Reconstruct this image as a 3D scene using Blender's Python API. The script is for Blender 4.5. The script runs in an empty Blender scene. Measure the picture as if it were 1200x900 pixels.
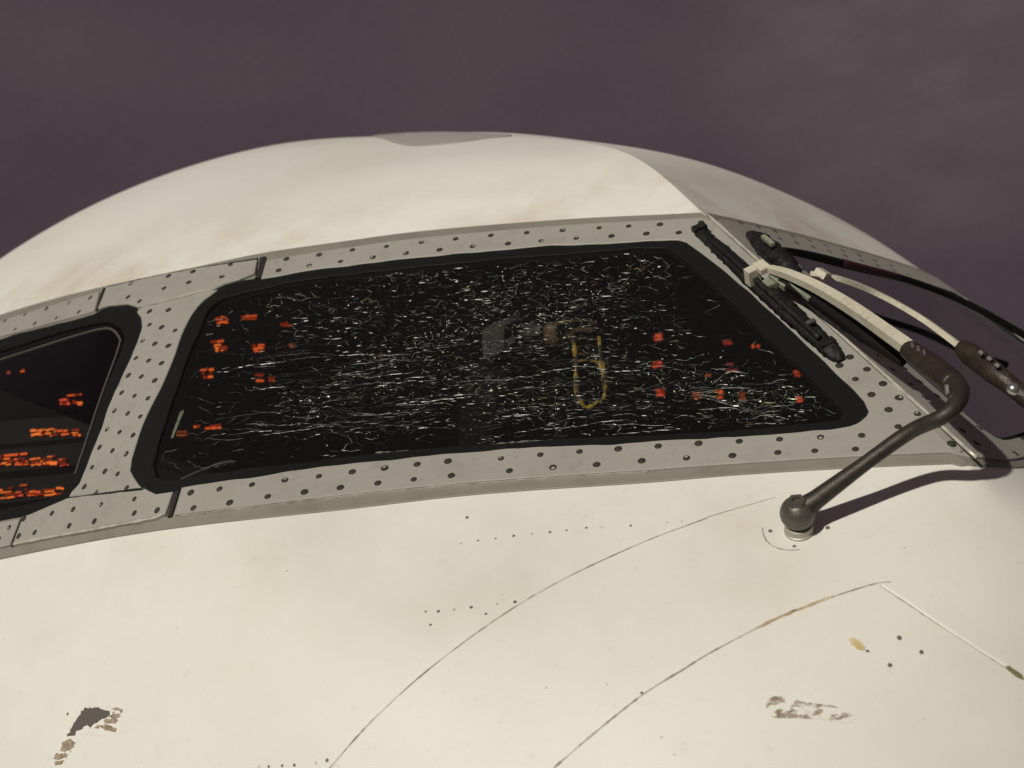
import bpy, math, random
import numpy as np
from mathutils import Matrix, Vector, geometry
random.seed(7); rng = np.random.default_rng(7)
scene = bpy.context.scene
col = scene.collection
OZ = 4.6                                   # height of the fuselage axis above the apron

# ------------------------------------------------------------------ camera
FPX = 1847.0                               # focal length in photo pixels (1200 px wide)
R = np.array([[0.39607083, 0.08608368, 0.91417586],
              [0.91230470, 0.07593379, -0.40241048],
              [-0.10405781, 0.99338998, -0.04845939]])
C = np.array([5.22388950, -1.46682949, 1.03220728])
cam_d = bpy.data.cameras.new('camera'); cam = bpy.data.objects.new('camera', cam_d); col.objects.link(cam)
cam_d.sensor_width = 36; cam_d.lens = FPX / 1200 * 36; cam_d.clip_start = .05; cam_d.clip_end = 3000
cam_d.dof.use_dof = True; cam_d.dof.focus_distance = 2.45; cam_d.dof.aperture_fstop = 5.2   # a phone held close
m4 = Matrix([list(R[i]) + [C[i]] for i in range(3)] + [[0, 0, 0, 1]]); m4[2][3] += OZ
cam.matrix_world = m4
scene.camera = cam

# ------------------------------------------------------------------ night sky with a town's glow on low cloud
world = bpy.data.worlds.new('World'); scene.world = world; world.use_nodes = True
wn, wl = world.node_tree.nodes, world.node_tree.links
bg = wn['Background']
tc = wn.new('ShaderNodeTexCoord'); mp = wn.new('ShaderNodeMapping'); mp.inputs['Scale'].default_value = (2.2, 2.2, 5)
nz = wn.new('ShaderNodeTexNoise'); nz.inputs['Scale'].default_value = 1.9; nz.inputs['Detail'].default_value = 4; nz.inputs['Roughness'].default_value = .45
rp = wn.new('ShaderNodeValToRGB')
rp.color_ramp.elements[0].position = .32; rp.color_ramp.elements[0].color = (.057, .042, .049, 1)
rp.color_ramp.elements[1].position = .74; rp.color_ramp.elements[1].color = (.080, .058, .066, 1)
wl.new(tc.outputs['Generated'], mp.inputs[0]); wl.new(mp.outputs[0], nz.inputs['Vector'])
wl.new(nz.outputs['Fac'], rp.inputs[0])
# a paler bank of cloud low over the town
cd = Vector(R @ np.array([470, 405, -FPX])).normalized()
dt = wn.new('ShaderNodeVectorMath'); dt.operation = 'DOT_PRODUCT'; dt.inputs[1].default_value = cd; wl.new(tc.outputs['Generated'], dt.inputs[0])
n2 = wn.new('ShaderNodeTexNoise'); n2.inputs['Scale'].default_value = 9; n2.inputs['Detail'].default_value = 5; wl.new(mp.outputs[0], n2.inputs['Vector'])
cm = wn.new('ShaderNodeMapRange'); cm.inputs['From Min'].default_value = .988; cm.inputs['From Max'].default_value = 1.0; cm.inputs['To Max'].default_value = .9; cm.interpolation_type = 'SMOOTHSTEP'
wl.new(dt.outputs['Value'], cm.inputs['Value'])
mm_ = wn.new('ShaderNodeMath'); mm_.operation = 'MULTIPLY'; wl.new(cm.outputs[0], mm_.inputs[0]); wl.new(n2.outputs['Fac'], mm_.inputs[1])
sm = wn.new('ShaderNodeMix'); sm.data_type = 'RGBA'; wl.new(mm_.outputs[0], sm.inputs['Factor']); wl.new(rp.outputs[0], sm.inputs['A']); sm.inputs['B'].default_value = (.125, .090, .098, 1)
# fine mottling of the cloud
n3 = wn.new('ShaderNodeTexNoise'); n3.inputs['Scale'].default_value = 420; n3.inputs['Detail'].default_value = 1; wl.new(tc.outputs['Generated'], n3.inputs['Vector'])
r3 = wn.new('ShaderNodeMapRange'); r3.inputs['To Min'].default_value = .86; r3.inputs['To Max'].default_value = 1.14; wl.new(n3.outputs['Fac'], r3.inputs['Value'])
vm = wn.new('ShaderNodeVectorMath'); vm.operation = 'SCALE'; wl.new(sm.outputs['Result'], vm.inputs[0]); wl.new(r3.outputs[0], vm.inputs['Scale'])
wl.new(vm.outputs[0], bg.inputs['Color']); bg.inputs['Strength'].default_value = 1.0

# ------------------------------------------------------------------ floodlight (the one sun lamp)
LDIR = Vector((.53, -.68, .47)).normalized()
sd = bpy.data.lights.new('floodlight', 'SUN'); sun = bpy.data.objects.new('floodlight', sd); col.objects.link(sun)
sd.energy = 3.1; sd.angle = math.radians(1.2); sd.color = (1, .945, .83)
sun.rotation_euler = LDIR.to_track_quat('Z', 'Y').to_euler(); sun.location = (8, -10, 14)
scene.view_settings.view_transform = 'Standard'; scene.view_settings.look = 'None'
scene.view_settings.exposure = 0; scene.view_settings.gamma = 1
scene.cycles.max_bounces = 8; scene.cycles.transparent_max_bounces = 12

# ------------------------------------------------------------------ the shape of the nose (signed distance, aircraft axes: x forward, y port, z up)
RX, RY, RZ = 3.80313782, 1.90010156, 2.06717591
N1 = np.array([math.cos(.853493) * math.cos(.588902), -math.cos(.853493) * math.sin(.588902), math.sin(.853493)])
N2 = N1 * [1, -1, 1]; PD = 2.62000606
def sst(a, b, x):
    t = np.clip((x - a) / (b - a), 0, 1); return t * t * (3 - 2 * t)
def F(P):
    x, y, z = P[..., 0], P[..., 1], P[..., 2]
    xx = np.maximum(x, 0)
    e = (np.sqrt((xx / RX) ** 2 + (y / RY) ** 2 + (z / RZ) ** 2) - 1) * 1.95
    p1, p2 = P @ N1 - PD, P @ N2 - PD
    k = 1e-4 + .07 * (1 - sst(.86, .955, z))
    ridge = .045 * np.exp(-np.abs(y) / .22) * sst(1.36, 1.50, z) * (1 - sst(1.50, 1.86, z)) * (x > 0)
    e = e - ridge
    h = np.maximum(k - np.abs(p1 - p2), 0) / k; p = np.maximum(p1, p2) + h * h * k * .25
    p = np.where(p < e, e - .045 * np.tanh((e - p) / .045), p)
    w = sst(.50, .97, z) * (1 - sst(1.42, 1.80, z)) * (1 - sst(.72, 1.12, np.abs(y))) * sst(1.5, 2.3, x)
    dent = .034 * np.exp(-((x - 1.40) / .22) ** 2 - ((y + .03) / .20) ** 2) * (z > 0)
    return e * (1 - w) + p * w + dent
def grad(P):
    h = 3e-4; g = np.stack([F(P + h * np.eye(3)[k]) - F(P - h * np.eye(3)[k]) for k in range(3)], -1)
    return g / np.linalg.norm(g, axis=-1, keepdims=True)
def rays(px):
    px = np.atleast_2d(np.asarray(px, float))
    d = np.stack([px[:, 0] - 600, 450 - px[:, 1], -FPX * np.ones(len(px))], 1)
    return (d / np.linalg.norm(d, axis=1)[:, None]) @ R.T
def at(px, h=0.0):
    """survey points: where the sight line through a measured point meets the skin (h metres above it)"""
    D = rays(px); t = np.full(len(D), 1.5)
    for k in range(260):
        t = t + np.clip((F(C + t[:, None] * D) - h) * .55, -.03, .12)
    return C + t[:, None] * D
def at_x(px, x):
    D = rays(px); t = (x - C[0]) / D[:, 0]; return C + t[:, None] * D
def project(P):
    q = (P - C) @ R; return np.stack([600 + FPX * q[..., 0] / -q[..., 2], 450 - FPX * q[..., 1] / -q[..., 2]], -1)
def inside(poly, pts):
    poly = np.asarray(poly, float); x, y = pts[:, 0], pts[:, 1]; r = np.zeros(len(pts), bool)
    for (x0, y0), (x1, y1) in zip(poly, np.roll(poly, -1, 0)):
        c = (y0 > y) != (y1 > y)
        with np.errstate(divide='ignore', invalid='ignore'):
            r ^= c & (x < (x1 - x0) * (y - y0) / (y1 - y0) + x0)
    return r

# ------------------------------------------------------------------ materials
def mat(name, color, rough=.5, metal=0., spec=.5, noise=None, bump=None, emit=None):
    """noise: list of (scale, amount, colour) tints; bump: (scale, strength)"""
    m = bpy.data.materials.new(name); m.use_nodes = True
    n, l = m.node_tree.nodes, m.node_tree.links; b = n['Principled BSDF']
    b.inputs['Base Color'].default_value = (*color, 1); b.inputs['Roughness'].default_value = rough
    b.inputs['Metallic'].default_value = metal; b.inputs['Specular IOR Level'].default_value = spec
    t = n.new('ShaderNodeNewGeometry') if (noise or bump) else None
    if noise:
        last = None
        for sc, lo, hi, amt, c2, stretch in noise:
            mp = n.new('ShaderNodeMapping'); mp.inputs['Scale'].default_value = stretch
            l.new(t.outputs['Position'], mp.inputs[0])
            nz = n.new('ShaderNodeTexNoise'); nz.inputs['Scale'].default_value = sc; nz.inputs['Detail'].default_value = 5
            l.new(mp.outputs[0], nz.inputs['Vector'])
            mr = n.new('ShaderNodeMapRange'); mr.inputs['From Min'].default_value = lo; mr.inputs['From Max'].default_value = hi
            mr.inputs['To Max'].default_value = amt; l.new(nz.outputs['Fac'], mr.inputs['Value'])
            mx = n.new('ShaderNodeMix'); mx.data_type = 'RGBA'
            l.new(mr.outputs[0], mx.inputs['Factor'])
            if last: l.new(last, mx.inputs['A'])
            else: mx.inputs['A'].default_value = (*color, 1)
            mx.inputs['B'].default_value = (*c2, 1); last = mx.outputs['Result']
        l.new(last, b.inputs['Base Color'])
    if bump:
        nz = n.new('ShaderNodeTexNoise'); nz.inputs['Scale'].default_value = bump[0]; nz.inputs['Detail'].default_value = 4
        l.new(t.outputs['Position'], nz.inputs['Vector'])
        bp = n.new('ShaderNodeBump'); bp.inputs['Strength'].default_value = bump[1]; bp.inputs['Distance'].default_value = .01
        l.new(nz.outputs['Fac'], bp.inputs['Height']); l.new(bp.outputs[0], b.inputs['Normal'])
    if emit:
        b.inputs['Emission Color'].default_value = (*emit[:3], 1); b.inputs['Emission Strength'].default_value = emit[3]
    return m
one = (1, 1, 1)
M = {}
M['white'] = mat('white_aircraft_paint', (.760, .755, .712), .55, spec=.3, noise=[
    (1.6, .45, .75, .30, (.66, .62, .53), (1, 1, 1)), (5, .50, .75, .26, (.62, .56, .47), (.35, 1, 1.5)), (14, .52, .8, .22, (.64, .61, .56), one),
    (60, .62, .8, .28, (.52, .48, .42), one), (240, .64, .80, .35, (.50, .47, .42), one)], bump=(3.0, .12))
def grime(m):
    """brown run-off stains on the paint next to the window frames"""
    n, l = m.node_tree.nodes, m.node_tree.links; b = n['Principled BSDF']; src = b.inputs['Base Color'].links[0].from_socket
    g = n.new('ShaderNodeNewGeometry'); sx = n.new('ShaderNodeSeparateXYZ'); l.new(g.outputs['Position'], sx.inputs[0])
    prev = src
    for z0, z1, z2, sc, amt, c2, stretch in ((1.30, 1.42, 1.66, 5.0, .85, (.48, .38, .26), (1, .8, .9)), (.72, .93, 1.06, 4.0, .42, (.52, .46, .38), (1, 1, .5))):
        up = n.new('ShaderNodeMapRange'); up.inputs['From Min'].default_value = z0 + OZ; up.inputs['From Max'].default_value = z1 + OZ
        dn = n.new('ShaderNodeMapRange'); dn.inputs['From Min'].default_value = z2 + OZ; dn.inputs['From Max'].default_value = z1 + OZ
        for q in (up, dn): q.interpolation_type = 'SMOOTHSTEP'; l.new(sx.outputs['Z'], q.inputs['Value'])
        mp = n.new('ShaderNodeMapping'); mp.inputs['Scale'].default_value = stretch; l.new(g.outputs['Position'], mp.inputs[0])
        nz = n.new('ShaderNodeTexNoise'); nz.inputs['Scale'].default_value = sc; nz.inputs['Detail'].default_value = 6; nz.inputs['Roughness'].default_value = .62; l.new(mp.outputs[0], nz.inputs['Vector'])
        mr = n.new('ShaderNodeMapRange'); mr.inputs['From Min'].default_value = .43; mr.inputs['From Max'].default_value = .76; mr.inputs['To Max'].default_value = amt; l.new(nz.outputs['Fac'], mr.inputs['Value'])
        a = n.new('ShaderNodeMath'); a.operation = 'MULTIPLY'; l.new(up.outputs[0], a.inputs[0]); l.new(dn.outputs[0], a.inputs[1])
        c = n.new('ShaderNodeMath'); c.operation = 'MULTIPLY'; l.new(a.outputs[0], c.inputs[0]); l.new(mr.outputs[0], c.inputs[1])
        mx = n.new('ShaderNodeMix'); mx.data_type = 'RGBA'; l.new(c.outputs[0], mx.inputs['Factor']); l.new(prev, mx.inputs['A']); mx.inputs['B'].default_value = (*c2, 1); prev = mx.outputs['Result']
    l.new(prev, b.inputs['Base Color'])
grime(M['white'])
M['grey'] = mat('grey_frame_paint', (.345, .335, .300), .5, noise=[
    (7, .45, .8, .35, (.25, .235, .20), one), (90, .6, .8, .4, (.16, .15, .135), one), (25, .55, .8, .35, (.21, .195, .165), one)], bump=(60, .05))
M['grey2'] = mat('grey_edge_strip_paint', (.235, .220, .185), .55, noise=[
    (12, .45, .75, .45, (.12, .11, .09), one)], bump=(60, .08))
M['rubber'] = mat('black_rubber_seal', (.0065, .0065, .0062), .7, spec=.2, noise=[(30, .5, .8, .4, (.012, .0115, .0105), one)], bump=(90, .15))
M['screwdark'] = mat('dark_screw_recess', (.030, .027, .022), .55)
M['screwhead'] = mat('worn_screw_head', (.075, .068, .055), .45, .5)
M['screwglint'] = mat('painted_screw_glint', (.60, .58, .52), .35, .35)  # pale colour that paints a glint onto the head
M['edge'] = mat('bare_metal_edge', (.62, .60, .52), .38, .3, noise=[(50, .45, .7, .6, (.28, .27, .22), one)])
M['gap'] = mat('dark_sealant', (.016, .015, .014), .7)
M['seam'] = mat('seam_sealant', (.27, .235, .18), .7, noise=[(14, .42, .62, .9, (.62, .58, .50), one), (70, .5, .7, .7, (.12, .10, .08), one)])
M['seamlight'] = mat('pale_seam_filler', (.86, .85, .80), .5)
M['seamtan'] = mat('tan_seam_stain', (.40, .29, .15), .7, noise=[(50, .4, .6, .7, (.68, .62, .5), one)])
M['dot'] = mat('dark_fastener', (.13, .115, .095), .6)
M['dotpale'] = mat('painted_fastener', (.50, .47, .41), .5)
M['primer'] = mat('pale_primer', (.80, .78, .74), .55)
M['bare'] = mat('bare_grey_skin', (.13, .115, .105), .5, .2)
M['brown'] = mat('brown_primer_flecks', (.24, .18, .125), .65, noise=[(120, .4, .6, .7, (.42, .36, .29), one)])
M['tan'] = mat('yellowed_chip', (.52, .42, .20), .6, noise=[(90, .45, .6, .8, (.72, .66, .50), one)])
M['olive'] = mat('olive_chip', (.20, .18, .09), .6)
M['arm'] = mat('cream_arm_paint', (.58, .545, .44), .5, noise=[(25, .45, .75, .5, (.40, .35, .25), one), (120, .6, .75, .6, (.2, .17, .12), one)], bump=(150, .1))
M['steel'] = mat('dark_burnished_steel', (.046, .038, .032), .5, .4, noise=[(45, .45, .7, .6, (.030, .024, .020), one)], bump=(120, .1))
M['collar'] = mat('zinc_collar', (.42, .40, .34), .5, .4)
M['ball'] = mat('worn_steel_ball', (.115, .108, .092), .42, .4, noise=[(40, .42, .7, .75, (.045, .04, .034), one)], bump=(120, .12))
M['sleeve'] = mat('brown_sleeve', (.026, .019, .014), .45, noise=[(60, .45, .7, .7, (.05, .034, .022), one)], bump=(200, .2))
M['blade'] = mat('black_blade', (.010, .0098, .0095), .55, spec=.3, noise=[(80, .5, .7, .6, (.035, .034, .031), one)], bump=(150, .3))
M['green'] = mat('pale_green_plastic', (.25, .27, .20), .5, noise=[(60, .45, .7, .6, (.13, .15, .11), one)])
M['hose'] = mat('black_hose', (.007, .006, .006), .6, spec=.2)
M['hosered'] = mat('red_hose_band', (.035, .008, .010), .45)
M['silver'] = mat('silver_knob', (.6, .58, .54), .25, .9)
M['lining'] = mat('dark_cockpit_lining', (.010, .010, .0095), .8, spec=.1)
M['board'] = mat('dark_instrument_board', (.0085, .008, .0075), .7, spec=.1, noise=[(8, .5, .8, .6, (.014, .013, .012), one)])
M['seat'] = mat('grey_seat_cover', (.040, .041, .043), .8)
M['strap'] = mat('yellow_webbing', (.50, .32, .055), .6, noise=[(48, .46, .56, .97, (.04, .02, .008), one)])
M['tag'] = mat('brown_guard', (.085, .042, .016), .6)
M['knob'] = mat('grey_knob', (.07, .068, .062), .5)
M['tyre'] = mat('tyre_rubber', (.02, .02, .02), .8)
M['asphalt'] = mat('apron_asphalt', (.05, .05, .05), .9, noise=[(.6, .4, .7, .5, (.035, .035, .036), one), (30, .5, .7, .5, (.075, .073, .07), one)])
M['orange'] = mat('orange_backlit_legend', (.02, .01, .005), .5, emit=(1, .135, .022, .9))
M['orangebright'] = mat('bright_orange_backlit_legend', (.02, .01, .005), .5, emit=(1, .20, .03, 1.15))
M['orangedim'] = mat('dim_orange_backlit_legend', (.02, .01, .005), .5, emit=(1, .20, .05, .30))
M['ember'] = mat('faint_red_backlit_legend', (.02, .01, .005), .5, emit=(1, .075, .012, .32))
M['red'] = mat('red_backlit_legend', (.02, .005, .005), .5, emit=(1, .115, .05, .75))
M['pinkdim'] = mat('dim_pink_backlit_legend', (.02, .005, .005), .5, emit=(1, .17, .16, .22))
def glass(name, tint, ior, frost=None, film=None):
    m = bpy.data.materials.new(name); m.use_nodes = True; n, l = m.node_tree.nodes, m.node_tree.links
    n.remove(n['Principled BSDF']); out = n['Material Output']
    t = n.new('ShaderNodeBsdfTransparent'); t.inputs[0].default_value = (*tint, 1)
    g = n.new('ShaderNodeBsdfGlossy'); g.inputs['Roughness'].default_value = .03
    fr = n.new('ShaderNodeFresnel'); fr.inputs[0].default_value = ior
    mx = n.new('ShaderNodeMixShader')
    if film: mx.inputs[0].default_value = film
    else: l.new(fr.outputs[0], mx.inputs[0])
    l.new(t.outputs[0], mx.inputs[1]); l.new(g.outputs[0], mx.inputs[2])
    res = mx.outputs[0]
    if frost:
        d = n.new('ShaderNodeBsdfDiffuse'); d.inputs[0].default_value = (.5, .5, .45, 1)
        ge = n.new('ShaderNodeNewGeometry'); nz = n.new('ShaderNodeTexNoise'); nz.inputs['Scale'].default_value = 420; nz.inputs['Detail'].default_value = 8
        nz.inputs['Roughness'].default_value = .75
        l.new(ge.outputs['Position'], nz.inputs['Vector'])
        mr = n.new('ShaderNodeMapRange'); mr.inputs['From Min'].default_value = .35; mr.inputs['From Max'].default_value = .75; mr.inputs['To Min'].default_value = frost * .35; mr.inputs['To Max'].default_value = frost
        l.new(nz.outputs['Fac'], mr.inputs['Value'])
        m2 = n.new('ShaderNodeMixShader'); l.new(mr.outputs[0], m2.inputs[0]); l.new(res, m2.inputs[1]); l.new(d.outputs[0], m2.inputs[2]); res = m2.outputs[0]
    l.new(res, out.inputs['Surface']); return m
M['glass'] = glass('clear_glass', (.82, .84, .80), 1.45)
M['glassfar'] = glass('coated_glass', (.70, .71, .70), 1.5, film=.86)
M['glasscrack'] = glass('crazed_glass', (.80, .82, .78), 1.35, .018)
def crackmat():
    m = bpy.data.materials.new('fracture_face'); m.use_nodes = True; n, l = m.node_tree.nodes, m.node_tree.links
    b = n['Principled BSDF']; a = n.new('ShaderNodeVertexColor'); a.layer_name = 'tint'
    l.new(a.outputs['Color'], b.inputs['Base Color']); b.inputs['Roughness'].default_value = .3  # sparkle and dispersed colours of the cracks are painted in through this tint
    return m
M['crack'] = crackmat()

# ------------------------------------------------------------------ object helpers
def link(name, V, faces, m, parent=None, smooth=False, label=None, kind=None, colors=None):
    V = np.asarray(V, float); c = (V.min(0) + V.max(0)) / 2
    me = bpy.data.meshes.new(name); me.from_pydata([tuple(q) for q in V - c], [], [tuple(int(i) for i in f) for f in faces])
    for mm in (m if isinstance(m, (list, tuple)) else [m]): me.materials.append(mm)
    if smooth: me.polygons.foreach_set('use_smooth', np.ones(len(me.polygons), bool))
    if colors is not None:
        at_ = me.color_attributes.new('tint', 'FLOAT_COLOR', 'POINT'); at_.data.foreach_set('color', np.asarray(colors, np.float32).ravel())
    me.update()
    o = bpy.data.objects.new(name, me); col.objects.link(o); o.location = c
    if parent: 
        o.parent = parent; p = parent; off = Vector(c)
        while p: off -= p.location; p = p.parent
        o.location = off
    if label: o['label'] = label
    if kind: o['kind'] = kind
    return o
def empty(name, parent=None, loc=(0, 0, 0), label=None, cat=None):
    o = bpy.data.objects.new(name, None); col.objects.link(o); o.location = loc; o.empty_display_size = .1
    if parent: o.parent = parent
    if label: o['label'] = label
    if cat: o['category'] = cat
    return o
UP = np.array([0, 0, OZ])
def flip(V): return np.asarray(V) * [1, -1, 1]
def rev(faces): return [tuple(reversed(f)) for f in faces]

def spline(pts, step=6, closed=False):
    """dense Catmull-Rom through measured points"""
    pts = np.asarray(pts, float); n = len(pts); out = []
    for i in range(n if closed else n - 1):
        p0, p1, p2, p3 = (pts[(i + k) % n] if closed else pts[min(max(i + k, 0), n - 1)] for k in (-1, 0, 1, 2))
        k = max(1, int(np.linalg.norm(p2 - p1) / step))
        for t in np.arange(k) / k:
            out.append(.5 * (2 * p1 + (p2 - p0) * t + (2 * p0 - 5 * p1 + 4 * p2 - p3) * t ** 2 + (3 * p1 - p0 - 3 * p2 + p3) * t ** 3))
    if not closed: out.append(pts[-1])
    return np.array(out)
def dense(pts, step=10):
    """straight-edged outline, resampled"""
    pts = np.asarray(pts, float); out = []
    for a, b in zip(pts, np.roll(pts, -1, 0)):
        k = max(1, int(np.linalg.norm(b - a) / step))
        out += [a + (b - a) * t for t in np.arange(k) / k]
    return np.array(out)
def sheet_geo(outline, holes=(), h=.003, th=.004, step=12, chamfer=.0012, flat=None):
    """a plate laid on the skin: outline and holes on the skin, top h above it, th thick, with chamfered edges"""
    loops = [np.asarray(outline)] + [np.asarray(q) for q in holes]
    pts = []; edges = []
    for lp in loops:
        b = len(pts); pts += list(lp); edges += [(b + i, b + (i + 1) % len(lp)) for i in range(len(lp))]
    nb = len(pts)
    lo, hi = loops[0].min(0), loops[0].max(0)
    gx, gy = np.meshgrid(np.arange(lo[0] + step / 2, hi[0], step), np.arange(lo[1] + step / 2, hi[1], step))
    g = np.stack([gx.ravel(), gy.ravel()], 1)
    ok = inside(loops[0], g)
    for lp in loops[1:]: ok &= ~inside(lp, g)
    g = g[ok]
    if len(g):
        dm = np.min(np.linalg.norm(g[:, None] - np.array(pts)[None], axis=2), 1); g = g[dm > step * .45]
    pts += list(g)
    vs, es, fs, ov, *_ = geometry.delaunay_2d_cdt([Vector(p) for p in pts], edges, [], 0, 1e-4)
    v2 = np.array([tuple(q) for q in vs]); fs = np.array(fs)
    cen = v2[fs].mean(1); ok = inside(loops[0], cen)
    for lp in loops[1:]: ok &= ~inside(lp, cen)
    fs = fs[ok]
    base = at(v2); nrm = grad(base)
    if flat is not None: base = flat(v2)
    # winding: outward
    a, b, c = base[fs[:, 0]], base[fs[:, 1]], base[fs[:, 2]]
    w = np.einsum('ij,ij->i', np.cross(b - a, c - a), nrm[fs[:, 0]]) < 0
    fs[w] = fs[w][:, ::-1]
    from collections import Counter
    ec = Counter()
    for f in fs:
        for i in range(3): ec[(f[i], f[(i + 1) % 3])] += 1
    bd = [(i, j) for (i, j) in ec if (j, i) not in ec]
    n = len(base)
    # chamfer: boundary verts of the top pulled inwards a little
    inward = np.zeros_like(base)
    for i, j in bd:
        e = base[j] - base[i]; q = np.cross(nrm[i], e); q /= (np.linalg.norm(q) + 1e-9)
        inward[i] += q; inward[j] += q
    ln = np.linalg.norm(inward, axis=1, keepdims=True); inward = inward / np.where(ln > 1e-6, ln, 1)
    top = base + nrm * h + inward * chamfer
    mid = base + nrm * (h - chamfer)
    bot = base + nrm * (h - th)
    bv = sorted({i for e in bd for i in e}); idx = {v: k for k, v in enumerate(bv)}
    V = np.concatenate([top, mid[bv], bot[bv]]); nb = len(bv)
    faces = [tuple(f) for f in fs]
    for i, j in bd:
        a, b = n + idx[i], n + idx[j]
        faces.append((i, a, b, j)); faces.append((a, a + nb, b + nb, b))
    return V, faces
def plate(name, outline, m, parent, holes=(), mirror=None, label=None, **k):
    V, f = sheet_geo(outline, holes, **k)
    o = link(name, V + UP, f, m, parent, label=label)
    if mirror is not None: link(name, flip(V) + UP, rev(f), m, mirror)
    return o
def tube_geo(path, rad, seg=12, flat=1.0, side=None, caps=True):
    """swept tube through 3-D points; rad per point; flat squashes it along the side axis"""
    P = np.asarray(path, float); n = len(P); rad = np.broadcast_to(rad, (n,))
    T = np.gradient(P, axis=0); T /= np.linalg.norm(T, axis=1)[:, None] + 1e-12
    ref = np.array([0, 0, 1.]) if side is None else np.asarray(side, float)
    V = []
    for i in range(n):
        u = ref - T[i] * (ref @ T[i])
        if np.linalg.norm(u) < 1e-3: u = np.array([1., 0, 0]) - T[i] * T[i][0]
        u /= np.linalg.norm(u); w = np.cross(T[i], u)
        for k in range(seg):
            a = 2 * math.pi * (k + .5) / seg; V.append(P[i] + rad[i] * (math.cos(a) * u * flat + math.sin(a) * w))
    f = [(i * seg + k, i * seg + (k + 1) % seg, (i + 1) * seg + (k + 1) % seg, (i + 1) * seg + k) for i in range(n - 1) for k in range(seg)]
    if caps: f += [tuple(range(seg))[::-1], tuple((n - 1) * seg + k for k in range(seg))]
    return np.array(V), f
def ribbon_geo(line, width_px, h=.0006, wob=0.):
    """a thin strip on the skin along a measured line; width in photo pixels turned into metres there"""
    P = at(line); N = grad(P)
    T = np.gradient(P, axis=0); T /= np.linalg.norm(T, axis=1)[:, None] + 1e-9
    S = np.cross(N, T); S /= np.linalg.norm(S, axis=1)[:, None] + 1e-9
    w = np.broadcast_to(width_px, (len(P),)) * np.linalg.norm(P - C, axis=1) / FPX / 2
    if wob: w = w * (1 + wob * rng.normal(size=len(P)))
    w = np.maximum(w, .0002)[:, None]
    V = np.concatenate([P + S * w + N * h, P - S * w + N * h, P + S * w - N * .002, P - S * w - N * .002]); n = len(P)
    f = []
    for i in range(n - 1):
        f.append((i, i + n, i + n + 1, i + 1)); f.append((i + 2 * n, i, i + 1, i + 2 * n + 1)); f.append((i + n, i + 3 * n, i + 3 * n + 1, i + n + 1))
    return V, f
def ribbon(name, line, width, m, parent, label=None, mirror=None, **k):
    V, f = ribbon_geo(line, width, **k); o = link(name, V + UP, f, m, parent, label=label)
    if mirror is not None: link(name, flip(V) + UP, rev(f), m, mirror)
    return o
def sp3(pts, n=8):
    pts = np.asarray(pts, float); out = []
    for i in range(len(pts) - 1):
        p0, p1, p2, p3 = (pts[min(max(i + k, 0), len(pts) - 1)] for k in (-1, 0, 1, 2))
        for t in np.arange(n) / n:
            out.append(.5 * (2 * p1 + (p2 - p0) * t + (2 * p0 - 5 * p1 + 4 * p2 - p3) * t ** 2 + (3 * p1 - p0 - 3 * p2 + p3) * t ** 3))
    out.append(pts[-1]); return np.array(out)
def merge(*geos):
    V = []; f = []; b = 0
    for v, ff in geos: V.append(np.asarray(v)); f += [tuple(i + b for i in q) for q in ff]; b += len(v)
    return np.concatenate(V), f
def box_geo(c, ax, half, bev=.25):
    """box with chamfered rim: centre, 3 axes (rows), half sizes"""
    ax = np.asarray(ax); h = np.asarray(half, float); b = min(h) * bev; V = []
    for sx, sy, sz, k in [(x, y, z, k) for z in (-1, 1) for k in (0, 1) for x, y in ((-1, -1), (1, -1), (1, 1), (-1, 1))]:
        if sz < 0: q = (sx * (h[0] - (b if k == 0 else 0)), sy * (h[1] - (b if k == 0 else 0)), -h[2] + (b if k else 0))
        else: q = (sx * (h[0] - (b if k == 1 else 0)), sy * (h[1] - (b if k == 1 else 0)), h[2] - (b if k == 0 else 0))
        V.append(c + q[0] * ax[0] + q[1] * ax[1] + q[2] * ax[2])
    f = [(3, 2, 1, 0), (12, 13, 14, 15)]
    for L in range(3): f += [(L * 4 + i, L * 4 + (i + 1) % 4, L * 4 + 4 + (i + 1) % 4, L * 4 + 4 + i) for i in range(4)]
    return np.array(V), f

# ------------------------------------------------------------------ measured outlines of frame and windows
top_edge = [(-130, 419), (-60, 392), (0, 370), (60, 352), (120, 337), (233, 313), (310, 297), (400, 284), (500, 271), (660, 258), (780, 252), (822, 250)]
bot_edge = [(1146, 543), (1002, 549), (860, 557.5), (760, 566), (560, 580), (400, 598), (250, 614), (160, 626), (80, 640), (0, 656), (-60, 669), (-130, 686)]
crease = []                                    # the centre post lies in the plane y = 0
for z in np.linspace(1.436, .952, 40):
    xs = (PD - N1[2] * z) / N1[0]; crease.append((xs, -.0006, z))
crease = project(np.array(crease)); crease = crease[(crease[:, 1] > 250.5) & (crease[:, 1] < 542.5)]
seal1_out = [(247, 347), (267, 335), (307, 327), (400, 313), (533, 298), (620, 291), (727, 285), (776, 282), (800, 284), (815, 292), (867, 333), (947, 405), (1014, 473),
             (1020, 486), (1009, 499), (980, 507), (880, 516), (720, 525), (560, 534), (400, 550), (280, 566), (188, 580), (168, 577), (154, 553), (156, 538), (168, 500), (192, 448), (216, 388), (232, 360)]
seal1_in = [(257, 354), (275, 347), (317, 338), (400, 324), (540, 310), (647, 300), (740, 294), (772, 293), (790, 297), (838, 338), (905, 402), (976, 470),
            (988, 483), (984, 492), (960, 497), (880, 505), (776, 511), (616, 519), (433, 534), (263, 555), (196, 564), (184, 560), (180, 546), (184, 533), (216, 436), (236, 386), (246, 364)]
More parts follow.
